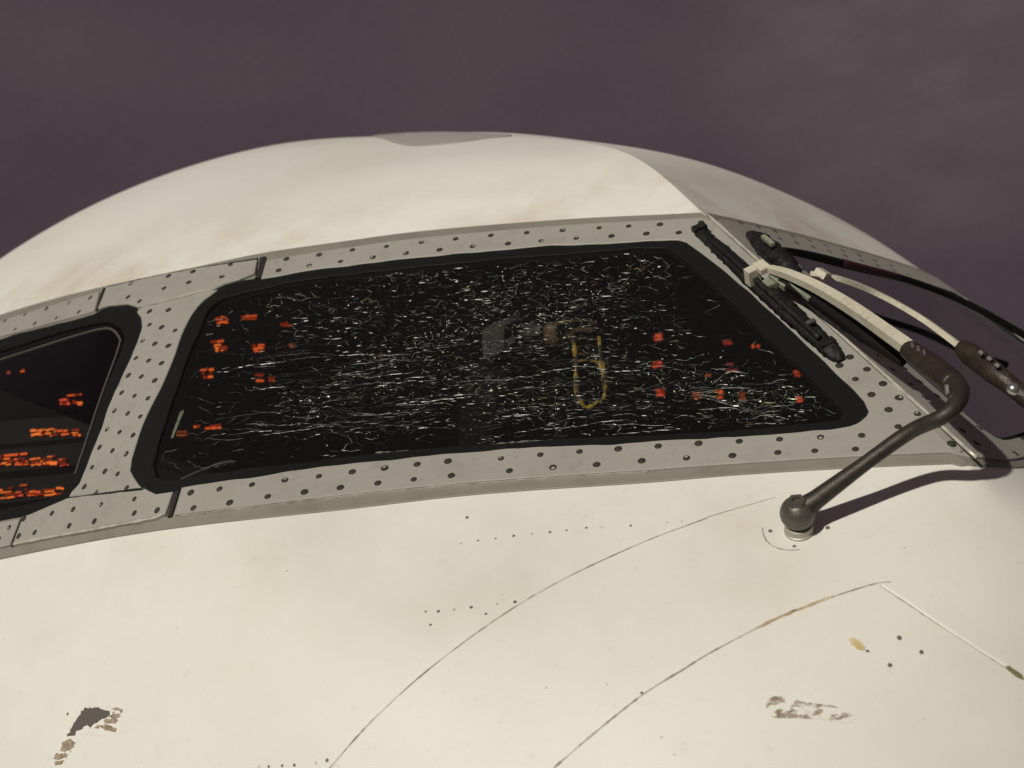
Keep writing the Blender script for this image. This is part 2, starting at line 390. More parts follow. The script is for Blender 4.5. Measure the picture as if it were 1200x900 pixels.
seal2_out = [(-115, 434), (-60, 418), (0, 400), (60, 384), (112, 370), (130, 359), (150, 357), (165, 367), (170, 384), (160, 416), (132, 480), (104, 556), (94, 573), (78, 586), (40, 602), (0, 611), (-60, 624), (-115, 636), (-124, 625), (-124, 445)]
seal2_in = [(-108, 445), (-60, 430), (0, 413), (70, 391), (116, 380), (134, 380), (146, 392), (145, 408), (121, 468), (90, 558), (82, 572), (62, 585), (0, 599), (-60, 612), (-106, 622), (-112, 612), (-112, 452)]
S1o, S1i = spline(seal1_out, 8, True), spline(seal1_in, 8, True)
S2o, S2i = spline(seal2_out, 8, True), spline(seal2_in, 8, True)
def worn(lp, amp, seed):                         # squeezed-out sealant: the outline wavers a little
    r_ = np.random.default_rng(seed); n = len(lp); t = np.arange(n) / n * 2 * math.pi; q = np.zeros((n, 2))
    for k in (9, 14, 22, 37, 53): q += (amp / math.sqrt(k / 9)) * np.stack([np.sin(k * t + r_.uniform(0, 6.3)), np.sin(k * t + r_.uniform(0, 6.3))], 1) * .5
    return lp + q
S1o, S1i, S2o, S2i = worn(S1o, .9, 1), worn(S1i, .9, 2), worn(S2o, .8, 3), worn(S2i, .4, 4)
def grow(lp, d):                               # push a closed outline outwards by d pixels
    T = np.roll(lp, -1, 0) - np.roll(lp, 1, 0); T /= np.linalg.norm(T, axis=1)[:, None] + 1e-9
    n = np.stack([T[:, 1], -T[:, 0]], 1)
    if inside(lp, (lp + n * .5)[:1])[0]: n = -n
    return lp + n * d

# the far (port) windshield, outlines measured on its mirror image
seal3_out = [(235, 405), (377, 368), (558, 334), (690, 307), (728, 303), (752, 310), (790, 338), (848, 386), (901, 433), (940, 474), (978, 512), (988, 530), (972, 543), (880, 552),
             (720, 562), (560, 574), (400, 590), (280, 604), (200, 614), (186, 600), (196, 540), (216, 450), (222, 420)]
S3o = spline(seal3_out, 8, True); S3i = grow(S3o, -6)[::2]
# ------------------------------------------------------------------ apron
g = 900.0
ap = link('apron', [(-g, -g, 0), (g, -g, 0), (g, g, 0), (-g, g, 0)], [(0, 1, 2, 3)], M['asphalt'], kind='structure', label='dark asphalt apron under the aircraft')

# ------------------------------------------------------------------ airliner
plane = empty('airliner', None, (0, 0, 0), 'white airliner nose with grey riveted cockpit window frames and a shattered windshield', 'airliner')

def skin_grid(nth, nph, off, xs_aft):
    ph = np.linspace(0, 2 * math.pi, nph, endpoint=False)
    th = np.radians(np.linspace(90, 0, nth + 1))[:-1]
    rings = []
    for x in xs_aft:
        t = 1.0 if x > -14 else max(.05, 1 - ((-14 - x) / 16) ** 2)
        t *= math.sqrt(1 - (max(x, 0) / RX) ** 2)
        y, z = RY * t * np.cos(ph), RZ * t * np.sin(ph)
        rr = np.hypot(y, z); k = (rr + off) / rr
        rings.append(np.stack([np.full(nph, x), y * k, z * k], 1))
    for a in th:
        D = np.stack([np.full(nph, math.cos(a)), math.sin(a) * np.cos(ph), math.sin(a) * np.sin(ph)], 1)
        lo, hi = np.full(nph, .8), np.full(nph, 5.)
        for k in range(40):
            md = (lo + hi) / 2; neg = F(md[:, None] * D) < off; lo = np.where(neg, md, lo); hi = np.where(neg, hi, md)
        rings.append(lo[:, None] * D)
    return np.concatenate(rings), len(rings), nph
def skin(name, nth, nph, off, aft, cut1, cut2, cut3, m, parent, outward=True):
    V, nr, n = skin_grid(nth, nph, off, aft)
    q = np.arange(nr * n).reshape(nr, n)
    A, B, Cc, Dd = q[:-1], np.roll(q[:-1], -1, 1), np.roll(q[1:], -1, 1), q[1:]
    fs = np.stack([A.ravel(), B.ravel(), Cc.ravel(), Dd.ravel()], 1)
    cen = V[fs].mean(1); mir = cen.copy(); mir[:, 1] = -np.abs(mir[:, 1])
    px = project(mir); near = (cen[:, 2] > .7) & (cen[:, 0] > .3)
    cut = near & np.where(cen[:, 1] < 0, inside(cut1, px) | inside(cut2, px), inside(cut3, px))
    fs = fs[~cut]
    tip = len(V); V = np.vstack([V, [[F_tip(off), 0, 0]], [[aft[0], 0, 0]]])
    faces = [tuple(f) for f in (fs if outward else fs[:, ::-1])]
    for k in range(n):
        a, b = q[-1][k], q[-1][(k + 1) % n]; faces.append((a, b, tip) if outward else (b, a, tip))
        a, b = q[0][k], q[0][(k + 1) % n]; faces.append((b, a, tip + 1) if outward else (a, b, tip + 1))
    o = link(name, V + UP, faces, m, parent, smooth=True)
    me = o.data                                # the centre-line crease is a real edge
    yy = np.abs(V[:, 1]) < 1e-6; ok = yy & (V[:, 2] > .94) & (V[:, 2] < 1.72) & (V[:, 0] > 2)
    ev = np.empty(len(me.edges) * 2, np.int32); me.edges.foreach_get('vertices', ev); ev = ev.reshape(-1, 2)
    sh = ok[ev[:, 0]] & ok[ev[:, 1]]
    at_ = me.attributes.new('sharp_edge', 'BOOLEAN', 'EDGE'); at_.data.foreach_set('value', sh)
    return o
def F_tip(off):
    lo, hi = 2., 5.
    for k in range(40):
        md = (lo + hi) / 2
        if F(np.array([[md, 0, 0.]]))[0] < off: lo = md
        else: hi = md
    return lo
aft = list(np.linspace(-30, -14, 12)) + list(np.linspace(-12, -.12, 24))
mid1, mid2 = grow(S1o, -3), grow(S2o, -3)
fus = skin('fuselage', 230, 640, 0.0, aft, mid1, mid2, grow(S3o, -4), M['white'], plane)
fus['label'] = 'white painted nose and crown skin, dirty and chipped'
lin = skin('cockpit_lining', 70, 200, -.07, [-.6, -.4, -.2], grow(S1o, 14), grow(S2o, 14), grow(S3o, 14), M['lining'], plane, outward=False)

# ---- frames: grey edge strip under, riveted retainer plates on top
frame = empty('windshield_frame', plane, UP); frame['label'] = 'grey riveted frame around the shattered windshield'
frame2 = empty('windshield_frame', plane, UP); frame2['label'] = 'grey frame of the far windshield beyond the centre post'
te, be = spline(top_edge, 10), spline(bot_edge, 10)
outline = np.concatenate([te, crease, be])
plate('edge_strip', outline, M['grey2'], frame, holes=[grow(S1o, -2), grow(S2o, -2)], h=.0025, th=.006, step=14)
# main retainer plate round the shattered windshield
up_in = spline([(313, 308), (400, 294), (500, 281), (660, 267), (780, 260.5), (829, 257.5)], 10)
lo_in = spline([(1131, 532.5), (1040, 536), (973, 539.5), (860, 546.5), (760, 553.5), (560, 567.5), (400, 583), (300, 595), (207, 606)], 10)
cr_in = crease[(crease[:, 1] > 259) & (crease[:, 1] < 531)]
main = np.concatenate([up_in, cr_in, lo_in, [(213, 578)], ])
# its left boundary runs under the seal; close along the seal outer edge
left = S1o[(S1o[:, 0] < 312)]
k0 = np.argmin(np.linalg.norm(S1o - [213, 577], axis=1)); k1 = np.argmin(np.linalg.norm(S1o - [307, 327], axis=1))
run = lambda lp, a, b: np.array([lp[(a + i) % len(lp)] for i in range(((b - a) % len(lp)) + 1)])
inner = run(S1o, k1, k0)[::-1]                 # the other way round the window, right-hand side
main = np.concatenate([up_in[:-1], cr_in + [-2.2, .6], lo_in[1:], grow(S1o, -2)[[(k0 - i) % len(S1o) for i in range(((k0 - k1) % len(S1o)) + 1)]]])
mainp = plate('retainer_plate', main, M['grey'], frame, h=.0062, th=.0037, step=12)
mainp['label'] = 'grey retainer plate with a double row of screws'
top3 = spline([(150, 388), (240, 364), (340, 339), (443, 317), (584, 289), (731, 264), (816, 251)], 10)
bot3 = spline([(1143, 545), (1105, 554), (1040, 568), (950, 577), (860, 584), (700, 596), (560, 608), (400, 622), (250, 638), (150, 650)], 10)
def port(name, outline, holes, m, parent, **k):
    V, f = sheet_geo(outline, holes, **k); return link(name, flip(V) + UP, rev(f), m, parent)
port('edge_strip', np.concatenate([top3, crease, bot3]), [grow(S3o, -2)], M['grey2'], frame2, h=.0025, th=.006, step=16)
port('retainer_plate', np.concatenate([top3[:-1] + [2, 9], cr_in + [-2.2, .6], bot3[2:] + [0, -9]]), [grow(S3o, -1)], M['grey'], frame2, h=.0062, th=.0037, step=16)
# pillar plate between the two windows
def nearest(lp, p): return int(np.argmin(np.linalg.norm(lp - p, axis=1)))
a2, b2 = nearest(S2o, (166, 369)), nearest(S2o, (84, 582)); s2 = run(S2o, a2, b2)
a1, b1 = nearest(S1o, (176, 579)), nearest(S1o, (252, 343)); s1 = run(S1o, a1, b1)
pillar = np.concatenate([grow(S2o, -2)[[(a2 + i) % len(S2o) for i in range(len(s2))]], dense([(84, 584), (175, 575)], 12)[:8],
                         grow(S1o, -2)[[(a1 + i) % len(S1o) for i in range(len(s1))]], [(236, 345), (200, 355), (168, 363)]])
plate('pillar_plate', pillar, M['grey'], frame, h=.0062, th=.0037, step=12)
strap_up = dense([(128, 340), (180, 328), (240, 317), (303, 308), (300, 324), (283, 331), (266, 336), (250, 344), (234, 347), (200, 356), (166, 364), (152, 359.5), (130, 361.5), (118, 365)], 10)
plate('upper_strap', strap_up, M['grey'], frame, h=.0085, th=.006, step=12)
strap_lo = dense([(84, 586), (175, 576.5), (186, 582), (206, 579.5), (197, 606), (110, 622), (20, 639), (31, 608), (42, 604)], 10)
plate('lower_strap', strap_lo, M['grey'], frame, h=.0085, th=.006, step=12)
upl = dense([(-120, 424), (-60, 400), (0, 379), (60, 360.5), (119, 344), (113, 367), (60, 381), (0, 397), (-60, 415), (-120, 432)], 10)
plate('side_plate', upl, M['grey'], frame, h=.0062, th=.0037, step=12)
lol = dense([(26, 610), (14, 641), (-50, 655), (-120, 670), (-120, 640), (-60, 627), (0, 614)], 10)
plate('side_plate', lol, M['grey'], frame, h=.0062, th=.0037, step=12)
# dark joints and bare worn edges
for ln, w in ([(309, 304), (308, 314), (303, 329)], 7.0), ([(210, 578), (206, 592), (201, 608)], 5.5), ([(124, 340), (120, 352), (116, 366)], 2.6), ([(29, 608), (22, 626), (17, 642)], 2.6):
    ribbon('joint', spline(ln, 4), w, M['gap'], frame, h=.0064)
ribbon('joint', spline([(128, 339), (170, 329.5), (215, 320.5), (260, 313), (303, 306)], 5), 2.2, M['gap'], frame, h=.0068, wob=.35)
ribbon('joint', spline([(84, 586.5), (130, 580), (176, 574.5)], 5), 1.1, M['screwdark'], frame, h=.0088, wob=.3)
for ln, w in ([(167, 363), (200, 355), (234, 346), (252, 341), (268, 332)], 3.0), ([(20, 640), (60, 632.5), (110, 623.5), (160, 614.5), (186, 609.5), (195, 605)], 2.8):
    ribbon('bare_edge', spline(ln, 5), w, M['edge'], frame, h=.0092, wob=.25)
ribbon('bare_edge', spline([(214, 606.5), (300, 596.5), (400, 584.5), (560, 569), (760, 555)], 8), 1.0, M['edge'], frame, h=.0056, wob=.5)
cz = np.linspace(1.428, .966, 40); cx3 = np.stack([(PD - N1[2] * cz) / N1[0], 0 * cz, cz], 1) + np.array([N1[0], 0, N1[2]]) * .0042
v, f = tube_geo(cx3, .0027, 8); link('centre_joint', v + UP, f, M['edge'], frame, smooth=True)

# ---- screws
def screw_mesh(name, head):
    V = [(0, 0, .0012)]; f = []; n = 12
    for r, z in ((.0030, .0012), (.0044, .0007), (.0046, .0002), (.0068, .0004), (.0072, -.001)):
        V += [(r * math.cos(2 * math.pi * k / n), r * math.sin(2 * math.pi * k / n), z) for k in range(n)]
    f += [(0, 1 + k, 1 + (k + 1) % n) for k in range(n)]
    for L in range(4): f += [(1 + L * n + k, 1 + L * n + n + k, 1 + L * n + n + (k + 1) % n, 1 + L * n + (k + 1) % n) for k in range(n)]
    me = bpy.data.meshes.new(name); me.from_pydata(V, [], f); me.materials.append(M['screwdark']); me.materials.append(head)
    for i, p in enumerate(me.polygons): p.material_index = 1 if (i < 2 * n and (name == 'screw' and head is not M['screwglint'] or i % n < 4)) else 0   # pale heads: a glint painted on one side
    return me
SCR = [screw_mesh('screw', M['screwhead']), screw_mesh('screw', M['screwglint']), screw_mesh('screw', M['screwdark'])]
def screw(P, N, parent, s=1.0, me=None):
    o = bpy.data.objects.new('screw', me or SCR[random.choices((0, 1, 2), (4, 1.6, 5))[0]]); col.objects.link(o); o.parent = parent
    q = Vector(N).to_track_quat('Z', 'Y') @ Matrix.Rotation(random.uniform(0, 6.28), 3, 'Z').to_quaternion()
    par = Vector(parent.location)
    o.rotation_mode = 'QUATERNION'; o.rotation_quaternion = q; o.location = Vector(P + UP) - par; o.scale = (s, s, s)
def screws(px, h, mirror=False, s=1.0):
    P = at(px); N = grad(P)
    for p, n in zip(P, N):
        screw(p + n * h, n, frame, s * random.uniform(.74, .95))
crop = lambda pts, s, ox, oy: [(ox + x / s, oy + y / s) for x, y in pts]
top_sc = crop([(85, 440), (185, 430), (287, 418), (387, 408), (490, 398), (595, 390), (700, 383), (807, 376), (893, 371), (985, 366), (1105, 360),
               (50, 474), (145, 462), (242, 450), (340, 440), (437, 430), (540, 422), (637, 414), (740, 406), (843, 400), (945, 393), (1040, 390)], 2.5, 380, 120)
top_sc += crop([(410, 140), (525, 125), (383, 180), (490, 163)], 3, 200, 260)
bot_sc = crop([(70, 352), (185, 341), (300, 332), (413, 324), (530, 316), (648, 308), (767, 302), (885, 296), (1005, 290), (1125, 285),
               (95, 388), (222, 378), (350, 370), (482, 359), (613, 351), (747, 344), (880, 335), (988, 330), (1107, 325)], 2.5, 560, 400)
bot_sc += crop([(565, 700), (648, 690), (742, 678), (838, 665), (937, 654), (1035, 641), (1130, 630), (1225, 619), (1315, 610), (573, 745), (678, 730), (788, 713), (895, 700), (1000, 687), (1110, 674), (1215, 663), (1325, 652)], 2.5, 0, 300)
post_sc = crop([(290, 218), (342, 268), (403, 320), (458, 372), (515, 427), (573, 482), (637, 540), (707, 597), (770, 657), (840, 720), (910, 780), (980, 848),
                (885, 683), (960, 737), (1030, 800), (1100, 862)], 3.75, 760, 240) + crop([(640, 155), (680, 225), (758, 172), (897, 295)], 3.53, 860, 440)
screws(top_sc, .0062); screws(bot_sc, .0062); screws(post_sc, .0062)
p3 = [(760 - 43 * i, 269 + 7.6 * i + .18 * i * i) for i in range(10)] + [(740 - 43 * i, 285 + 7.6 * i + .18 * i * i) for i in range(10)]
p3 += [(1000 - 60 * i, 558 + 5 * i) for i in range(8)]
P3 = at(p3)
P4 = at(crop([(440, 135), (510, 185), (585, 240), (640, 295), (710, 352), (772, 412), (690, 290), (752, 345), (822, 402), (925, 545), (985, 598), (995, 535)], 3.49, 860, 352))
for p, n in zip(P4, grad(P4)): screw(p + n * .0062, n, frame2, .9)
for p, n in zip(P3, grad(P3)): screw(flip(p + n * .0062), flip(n), frame2, .9)
pil_sc = crop([(570, 75), (615, 85), (665, 97), (545, 135), (590, 147), (640, 155), (520, 200), (567, 210), (615, 220), (492, 265), (540, 270), (590, 285),
               (467, 330), (515, 342), (565, 352), (440, 398), (490, 408), (537, 420), (413, 467), (460, 478), (510, 490), (385, 535), (433, 548), (485, 560),
               (357, 610), (405, 625), (453, 635), (328, 683), (372, 705), (487, 688), (570, 25), (640, 20)], 3.214, 0, 360)
screws(pil_sc, .0062, False, .95)
str_sc = crop([(395, 752), (290, 770), (520, 732), (210, 785), (145, 857), (275, 832), (370, 815), (520, 785), (605, 775), (105, 805), (85, 870)], 3.214, 0, 360)
str_sc += crop([(470, 527), (600, 502), (685, 487), (815, 463), (585, 545), (670, 525), (785, 505), (460, 575), (500, 590)], 3, 0, 160)
screws(str_sc, .0085, False, .95)
screws(crop([(25, 655), (95, 632), (170, 612), (250, 592), (325, 574), (60, 685), (130, 664), (205, 645), (285, 624)], 3, 0, 160) + [(14, 620), (2, 634), (-20, 627), (-40, 645)], .0062, False, .95)

# ---- windows
def window(name, so, si, label, pane_mat, tr=lambda v: v, tf=lambda f: f):
    Vs, fs = sheet_geo(grow(so, 1), [si], h=.0042, th=.012, step=9, chamfer=.0016)
    Vp, fp = sheet_geo(grow(si, 5), [], h=.0005, th=.012, step=16, chamfer=.001)
    w = empty(name, plane, UP, label)
    link('seal', tr(Vs) + UP, tf(fs), M['rubber'], w); link('pane', tr(Vp) + UP, tf(fp), M[pane_mat], w)
    return w
ws = window('windshield', S1o, S1i, 'shattered windshield pane covered in fine cracks', 'glasscrack')
ws_port = window('windshield', S3o, S3i, 'unbroken far windshield reflecting the sky', 'glassfar', flip, rev)
sw = window('side_window', S2o, S2i, 'intact side window left of the shattered windshield', 'glass')
ribbon('inner_rim', spline([(-20, 428), (30, 412), (80, 396), (116, 386), (131, 386), (140, 396), (139, 408), (118, 466), (104, 508), (88, 556)], 6), 2.6, mat('grey_inner_rim', (.075, .073, .066), .5), sw, h=.0012)

# ---- cracks in the shattered pane
def cracks():
    V, f, colr = [], [], []
    poly = grow(np.array(seal1_in, float), -3)
    def dens_base(p):
        x, y = p
        d = .22 + 1.15 * math.exp(-((x - 540) / 170) ** 2 - ((y - 375) / 70) ** 2) + .8 * math.exp(-((x - 680) / 110) ** 2 - ((y - 350) / 65) ** 2)
        d += .75 * math.exp(-((x - 420) / 150) ** 2 - ((y - 460) / 45) ** 2) + .75 * math.exp(-((x - 620) / 150) ** 2 - ((y - 460) / 45) ** 2)
        d += 1.1 * math.exp(-((x - 885) / 75) ** 2 - ((y - 470) / 26) ** 2) + .4 * math.exp(-((x - 800) / 60) ** 2 - ((y - 450) / 40) ** 2)
        for cx, cy, sx, sy in ((488, 438, 42, 15), (650, 428, 34, 13), (742, 402, 26, 24), (585, 500, 45, 10), (375, 405, 30, 14), (705, 312, 30, 10), (440, 345, 26, 9), (800, 478, 16, 10)):
            d *= 1 - .82 * math.exp(-((x - cx) / sx) ** 2 - ((y - cy) / sy) ** 2)
        if x < 335: d *= .25 + .5 * max(0, (x - 230) / 105) ** 2
        if x > 800 and y < 425: d *= .10
        if y > 512 - (x - 300) * .02 and x < 560: d *= .5
        return d
    segs = []; dens = dens_base
    def ang(x, y):
        core = math.exp(-((x - 560) / 150) ** 2 - ((y - 375) / 60) ** 2)
        rightlow = math.exp(-((x - 880) / 90) ** 2 - ((y - 470) / 35) ** 2)
        base = math.radians(-5 + 6 * math.sin(x / 90 + y / 37)) if x < 760 else math.radians(8)
        s = .10 + .42 * core + .30 * rightlow + (.16 if y < 360 else 0)
        return base + rng.normal() * s
    def flecks(count, Lk, wr, bright, smax, curl=.3):
        got = tries = 0
        while got < count and tries < 40 * count:
            tries += 1
            p = np.array([rng.uniform(180, 990), rng.uniform(292, 562)])
            if rng.uniform() * 1.5 > dens(p) or not inside(poly, p[None])[0]: continue
            a = ang(*p); L = min(rng.gamma(2.0, Lk), smax); n = 3 if L < 6 else 4 if L < 14 else 6
            q = [p]
            for i in range(n - 1):
                a += rng.normal() * curl; q.append(q[-1] + L / (n - 1) * np.array([math.cos(a), math.sin(a)]))
            q = np.array(q)
            if not inside(poly, q).all(): continue
            yel = math.exp(-((p[0] - 600) / 60) ** 2 - ((p[1] - 465) / 14) ** 2) + .4 * math.exp(-((p[0] - 880) / 60) ** 2 - ((p[1] - 465) / 20) ** 2) + .3 * math.exp(-((p[0] - 560) / 60) ** 2 - ((p[1] - 360) / 30) ** 2)
            r = rng.uniform()
            tint = np.array([.97, 1, .90])
            if r < .5 * yel: tint = np.array([.9, 1, .35])
            elif r < .05: tint = np.array([.6, 1, .75])
            elif r < .10: tint = np.array([.7, .8, 1])
            elif r < .14: tint = np.array([1, .75, .4])
            segs.append((q, rng.uniform(*wr), bright() * tint)); got += 1
    # a connected web: edges between cells stretched along the crack direction
    pts = []
    while len(pts) < 3700:
        q = np.stack([rng.uniform(170, 1000, 400), rng.uniform(285, 565, 400)], 1)
        pts += [p for p in q if rng.uniform() * 1.6 < dens(p) + .10]
    pts = np.array(pts); ST = np.array([.42, 1.0])                   # cells are about twice as long as high
    ca, sa = math.cos(-.07), math.sin(-.07); ROT = np.array([[ca, -sa], [sa, ca]])
    w2 = (pts @ ROT) * ST
    vs, es, fs, *_ = geometry.delaunay_2d_cdt([Vector(p) for p in w2], [], [], 0, 1e-4)
    v2 = np.array([tuple(p) for p in vs]); fs = np.array(fs)
    A, B, Cc = v2[fs[:, 0]], v2[fs[:, 1]], v2[fs[:, 2]]
    dd = 2 * (A[:, 0] * (B[:, 1] - Cc[:, 1]) + B[:, 0] * (Cc[:, 1] - A[:, 1]) + Cc[:, 0] * (A[:, 1] - B[:, 1]))
    a2_, b2_, c2_ = (A ** 2).sum(1), (B ** 2).sum(1), (Cc ** 2).sum(1)
    cc = np.stack([(a2_ * (B[:, 1] - Cc[:, 1]) + b2_ * (Cc[:, 1] - A[:, 1]) + c2_ * (A[:, 1] - B[:, 1])) / dd, (a2_ * (Cc[:, 0] - B[:, 0]) + b2_ * (A[:, 0] - Cc[:, 0]) + c2_ * (B[:, 0] - A[:, 0])) / dd], 1)
    cc = (cc / ST) @ ROT.T
    emap = {}
    for t, f3 in enumerate(fs):
        for u in range(3): emap.setdefault(tuple(sorted((f3[u], f3[(u + 1) % 3]))), []).append(t)
    ph = rng.uniform(0, 6.28, 8)
    def patchy(p):                                                   # broad lighter and darker areas
        x, y = p; return .5 + .5 * math.sin(x / 47 + ph[0]) * math.sin(y / 19 + ph[1]) + .35 * math.sin(x / 21 + y / 13 + ph[2])
    for tt in emap.values():
        if len(tt) != 2: continue
        a, b = cc[tt[0]], cc[tt[1]]; L = np.linalg.norm(b - a)
        if L < 1.2 or L > 60: continue
        n = max(3, int(L / 3)); t = np.linspace(0, 1, n)[:, None]
        q = a + (b - a) * t; q[1:-1] += rng.normal(size=(n - 2, 2)) * min(.9, L * .06)
        if not inside(poly, q).all(): continue
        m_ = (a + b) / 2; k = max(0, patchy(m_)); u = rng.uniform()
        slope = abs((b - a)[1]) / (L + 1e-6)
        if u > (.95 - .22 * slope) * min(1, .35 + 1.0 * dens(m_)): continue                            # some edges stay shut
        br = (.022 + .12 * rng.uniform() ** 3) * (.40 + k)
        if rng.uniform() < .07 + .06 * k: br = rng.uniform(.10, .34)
        yel = math.exp(-((m_[0] - 600) / 60) ** 2 - ((m_[1] - 465) / 14) ** 2) + .4 * math.exp(-((m_[0] - 880) / 60) ** 2 - ((m_[1] - 465) / 20) ** 2) + .3 * math.exp(-((m_[0] - 560) / 60) ** 2 - ((m_[1] - 360) / 30) ** 2)
        r = rng.uniform(); tint = np.array([.95, 1, .86])
        if r < .5 * yel: tint = np.array([.9, 1, .35])
        elif r < .06: tint = np.array([.6, 1, .75])
        elif r < .10: tint = np.array([.7, .8, 1])
        elif r < .14: tint = np.array([1, .75, .4])
        segs.append((q, rng.uniform(.32, .78), br * tint))
    flecks(900, 2.6, (.35, .8), lambda: .01 + .06 * rng.uniform() ** 2, 12, .15)           # dull hairline faces
    flecks(360, 4.5, (.4, .85), lambda: rng.uniform(.03, .14), 30, .2)                     # longer wavering cracks
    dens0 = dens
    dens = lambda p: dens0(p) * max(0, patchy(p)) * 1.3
    flecks(480, .8, (.8, 1.7), lambda: .18 + .67 * rng.uniform() ** 2, 3.4)                          # glints, their sparkle put into a bright face colour
    dens = dens0
    for i in range(190):                                                                   # long strands across the lower half
        x0 = rng.uniform(240, 720) if i % 3 else rng.uniform(240, 420); y0 = rng.uniform(405, 515); L = rng.uniform(25, 110); s = rng.normal(-.07, .08)
        n = int(L / 4); xx = np.linspace(x0, x0 + L, n); yy = y0 + s * (xx - x0) + np.cumsum(rng.normal(size=n)) * .65
        q = np.stack([xx, yy], 1)
        if inside(poly, q).all(): segs.append((q, rng.uniform(.3, .6), rng.uniform(.02, .085) * np.array([.96, 1, .86])))
    for i in range(34):                                                                    # fan of strands in the lower right corner
        x0, y0 = rng.uniform(790, 930), rng.uniform(440, 500); x1, y1 = x0 + rng.uniform(20, 70), y0 + rng.normal() * 12
        t = np.linspace(0, 1, 9); q = np.stack([x0 + (x1 - x0) * t, y0 + (y1 - y0) * t - 7 * np.sin(t * 3) * rng.uniform(-.2, 1)], 1) + np.cumsum(rng.normal(size=(9, 2)), 0) * .8
        if inside(poly, q).all(): segs.append((q, rng.uniform(.5, 1.0), rng.uniform(.02, .25) * np.array([1, .98, .85])))
    allq = np.concatenate([s[0] for s in segs]); P = at(allq); N = grad(P); i0 = 0; b = 0
    for q, w, c in segs:
        k = len(q); p = P[i0:i0 + k]; n = N[i0:i0 + k]; i0 += k
        T = np.gradient(p, axis=0); T /= np.linalg.norm(T, axis=1)[:, None] + 1e-9
        S = np.cross(n, T); wm = w * np.linalg.norm(p[0] - C) / FPX / 2
        ww = wm * np.sin(np.linspace(.35, math.pi - .35, k))[:, None]
        tl = rng.uniform(-.9, .9)                                   # each fracture face has its own tilt
        lift = .0012 + rng.uniform(0, .0006)
        V.append(p + S * ww + n * (lift + ww * tl)); V.append(p - S * ww + n * (lift - ww * tl))
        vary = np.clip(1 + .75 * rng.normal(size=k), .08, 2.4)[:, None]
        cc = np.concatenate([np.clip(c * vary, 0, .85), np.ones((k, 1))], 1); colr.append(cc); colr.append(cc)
        f += [(b + i, b + k + i, b + k + i + 1, b + i + 1) for i in range(k - 1)]; b += 2 * k
    link('crack', np.concatenate(V) + UP, f, M['crack'], ws, kind='stuff', colors=np.concatenate(colr))
cracks()
smear = mat('grey_delamination', (.06, .06, .056), .4, noise=[(60, .4, .65, .9, (.03, .03, .03), one)])
ribbon('delaminated_edge', spline([(212, 562), (232, 553), (250, 546), (264, 542), (276, 541)], 4), np.interp(np.linspace(0, 1, 200), [0, .2, .5, 1], [2, 6, 3, 1.2])[:len(spline([(212, 562), (232, 553), (250, 546), (264, 542), (276, 541)], 4))], smear, ws, h=.0013, wob=.3)
ribbon('delaminated_edge', spline([(440, 531), (480, 529), (520, 527), (560, 524), (600, 519), (640, 517), (700, 516)], 4), 2.0, mat('pale_delamination', (.20, .20, .18), .35, noise=[(90, .4, .6, .95, (.02, .02, .02), one)]), ws, h=.0013, wob=.6)
ribbon('delaminated_edge', spline([(202, 514), (207, 500), (214, 482)], 3), 4.0, mat('green_grey_edge', (.12, .14, .09), .4), ws, h=.0013, wob=.2)

# ---- marks on the white skin
def skin_ribbon(name, pts, w, m, label=None, wob=.35): return ribbon(name, spline(pts, 5), w, m, fus, label, h=.0005, wob=wob)
skin_ribbon('panel_seam', crop([(-60, 900), (0, 830), (60, 762), (120, 700), (250, 582), (400, 465), (560, 355), (700, 275), (850, 202), (1000, 137), (1140, 85), (1170, 73)], 2.727, 400, 580), 1.5, M['seam'], 'thin curved seam from lower left')
skin_ribbon('panel_seam', [(829, 606), (860, 597), (908, 583)], .9, M['seam'])
skin_ribbon('panel_seam', [(620, 928), (649, 900), (693, 862), (752, 815), (800, 785), (836, 763), (907, 726), (940, 712)], 2.0, M['seam'], 'darker curved seam lower right')
skin_ribbon('panel_seam', [(936, 714), (971, 701), (1024, 684.5), (1045, 682)], 1.4, M['seam'])
skin_ribbon('stain', [(890, 735), (907, 726.5), (940, 713), (975, 699)], 3.0, M['seamtan'], 'tan stain along the seam')
skin_ribbon('panel_seam', [(1033, 685), (1065, 706), (1102, 731), (1150, 762), (1200, 794), (1240, 820)], 2.2, M['seamlight'], 'pale seam running to the right edge', .2)
skin_ribbon('panel_seam', [(1031, 686.5), (1063, 707.5), (1100, 732.5), (1148, 763.5), (1198, 795.5), (1240, 822)], .9, M['seam'])
skin_ribbon('panel_seam', crop([(263, 108), (265, 128), (275, 150), (295, 168), (320, 178), (355, 183), (385, 180)], 2.8125, 800, 580), 1.3, M['seam'], 'short curved seam below the wiper ball')
me_dot = bpy.data.meshes.new('fastener')
me_dot.from_pydata([(0, 0, .0007)] + [(.0028 * math.cos(k * math.pi / 5), .0028 * math.sin(k * math.pi / 5), .0004) for k in range(10)] + [(.0031 * math.cos(k * math.pi / 5), .0031 * math.sin(k * math.pi / 5), -.001) for k in range(10)], [],
                   [(0, 1 + k, 1 + (k + 1) % 10) for k in range(10)] + [(1 + k, 11 + k, 11 + (k + 1) % 10, 1 + (k + 1) % 10) for k in range(10)])
me_dot.materials.append(M['dot']); me_dot2 = me_dot.copy(); me_dot2.materials.clear(); me_dot2.materials.append(M['dotpale'])
def dots(px, s=1.0, pale=0.0):
    P = at(px); N = grad(P)
    for p, n in zip(P, N):
        o = bpy.data.objects.new('fastener', me_dot2 if random.random() < pale else me_dot); col.objects.link(o); o.parent = fus
        o.rotation_mode = 'QUATERNION'; o.rotation_quaternion = Vector(n).to_track_quat('Z', 'Y'); o.location = Vector(p + UP) - fus.location
        k = s * random.uniform(.75, 1.15); o.scale = (k, k, k)
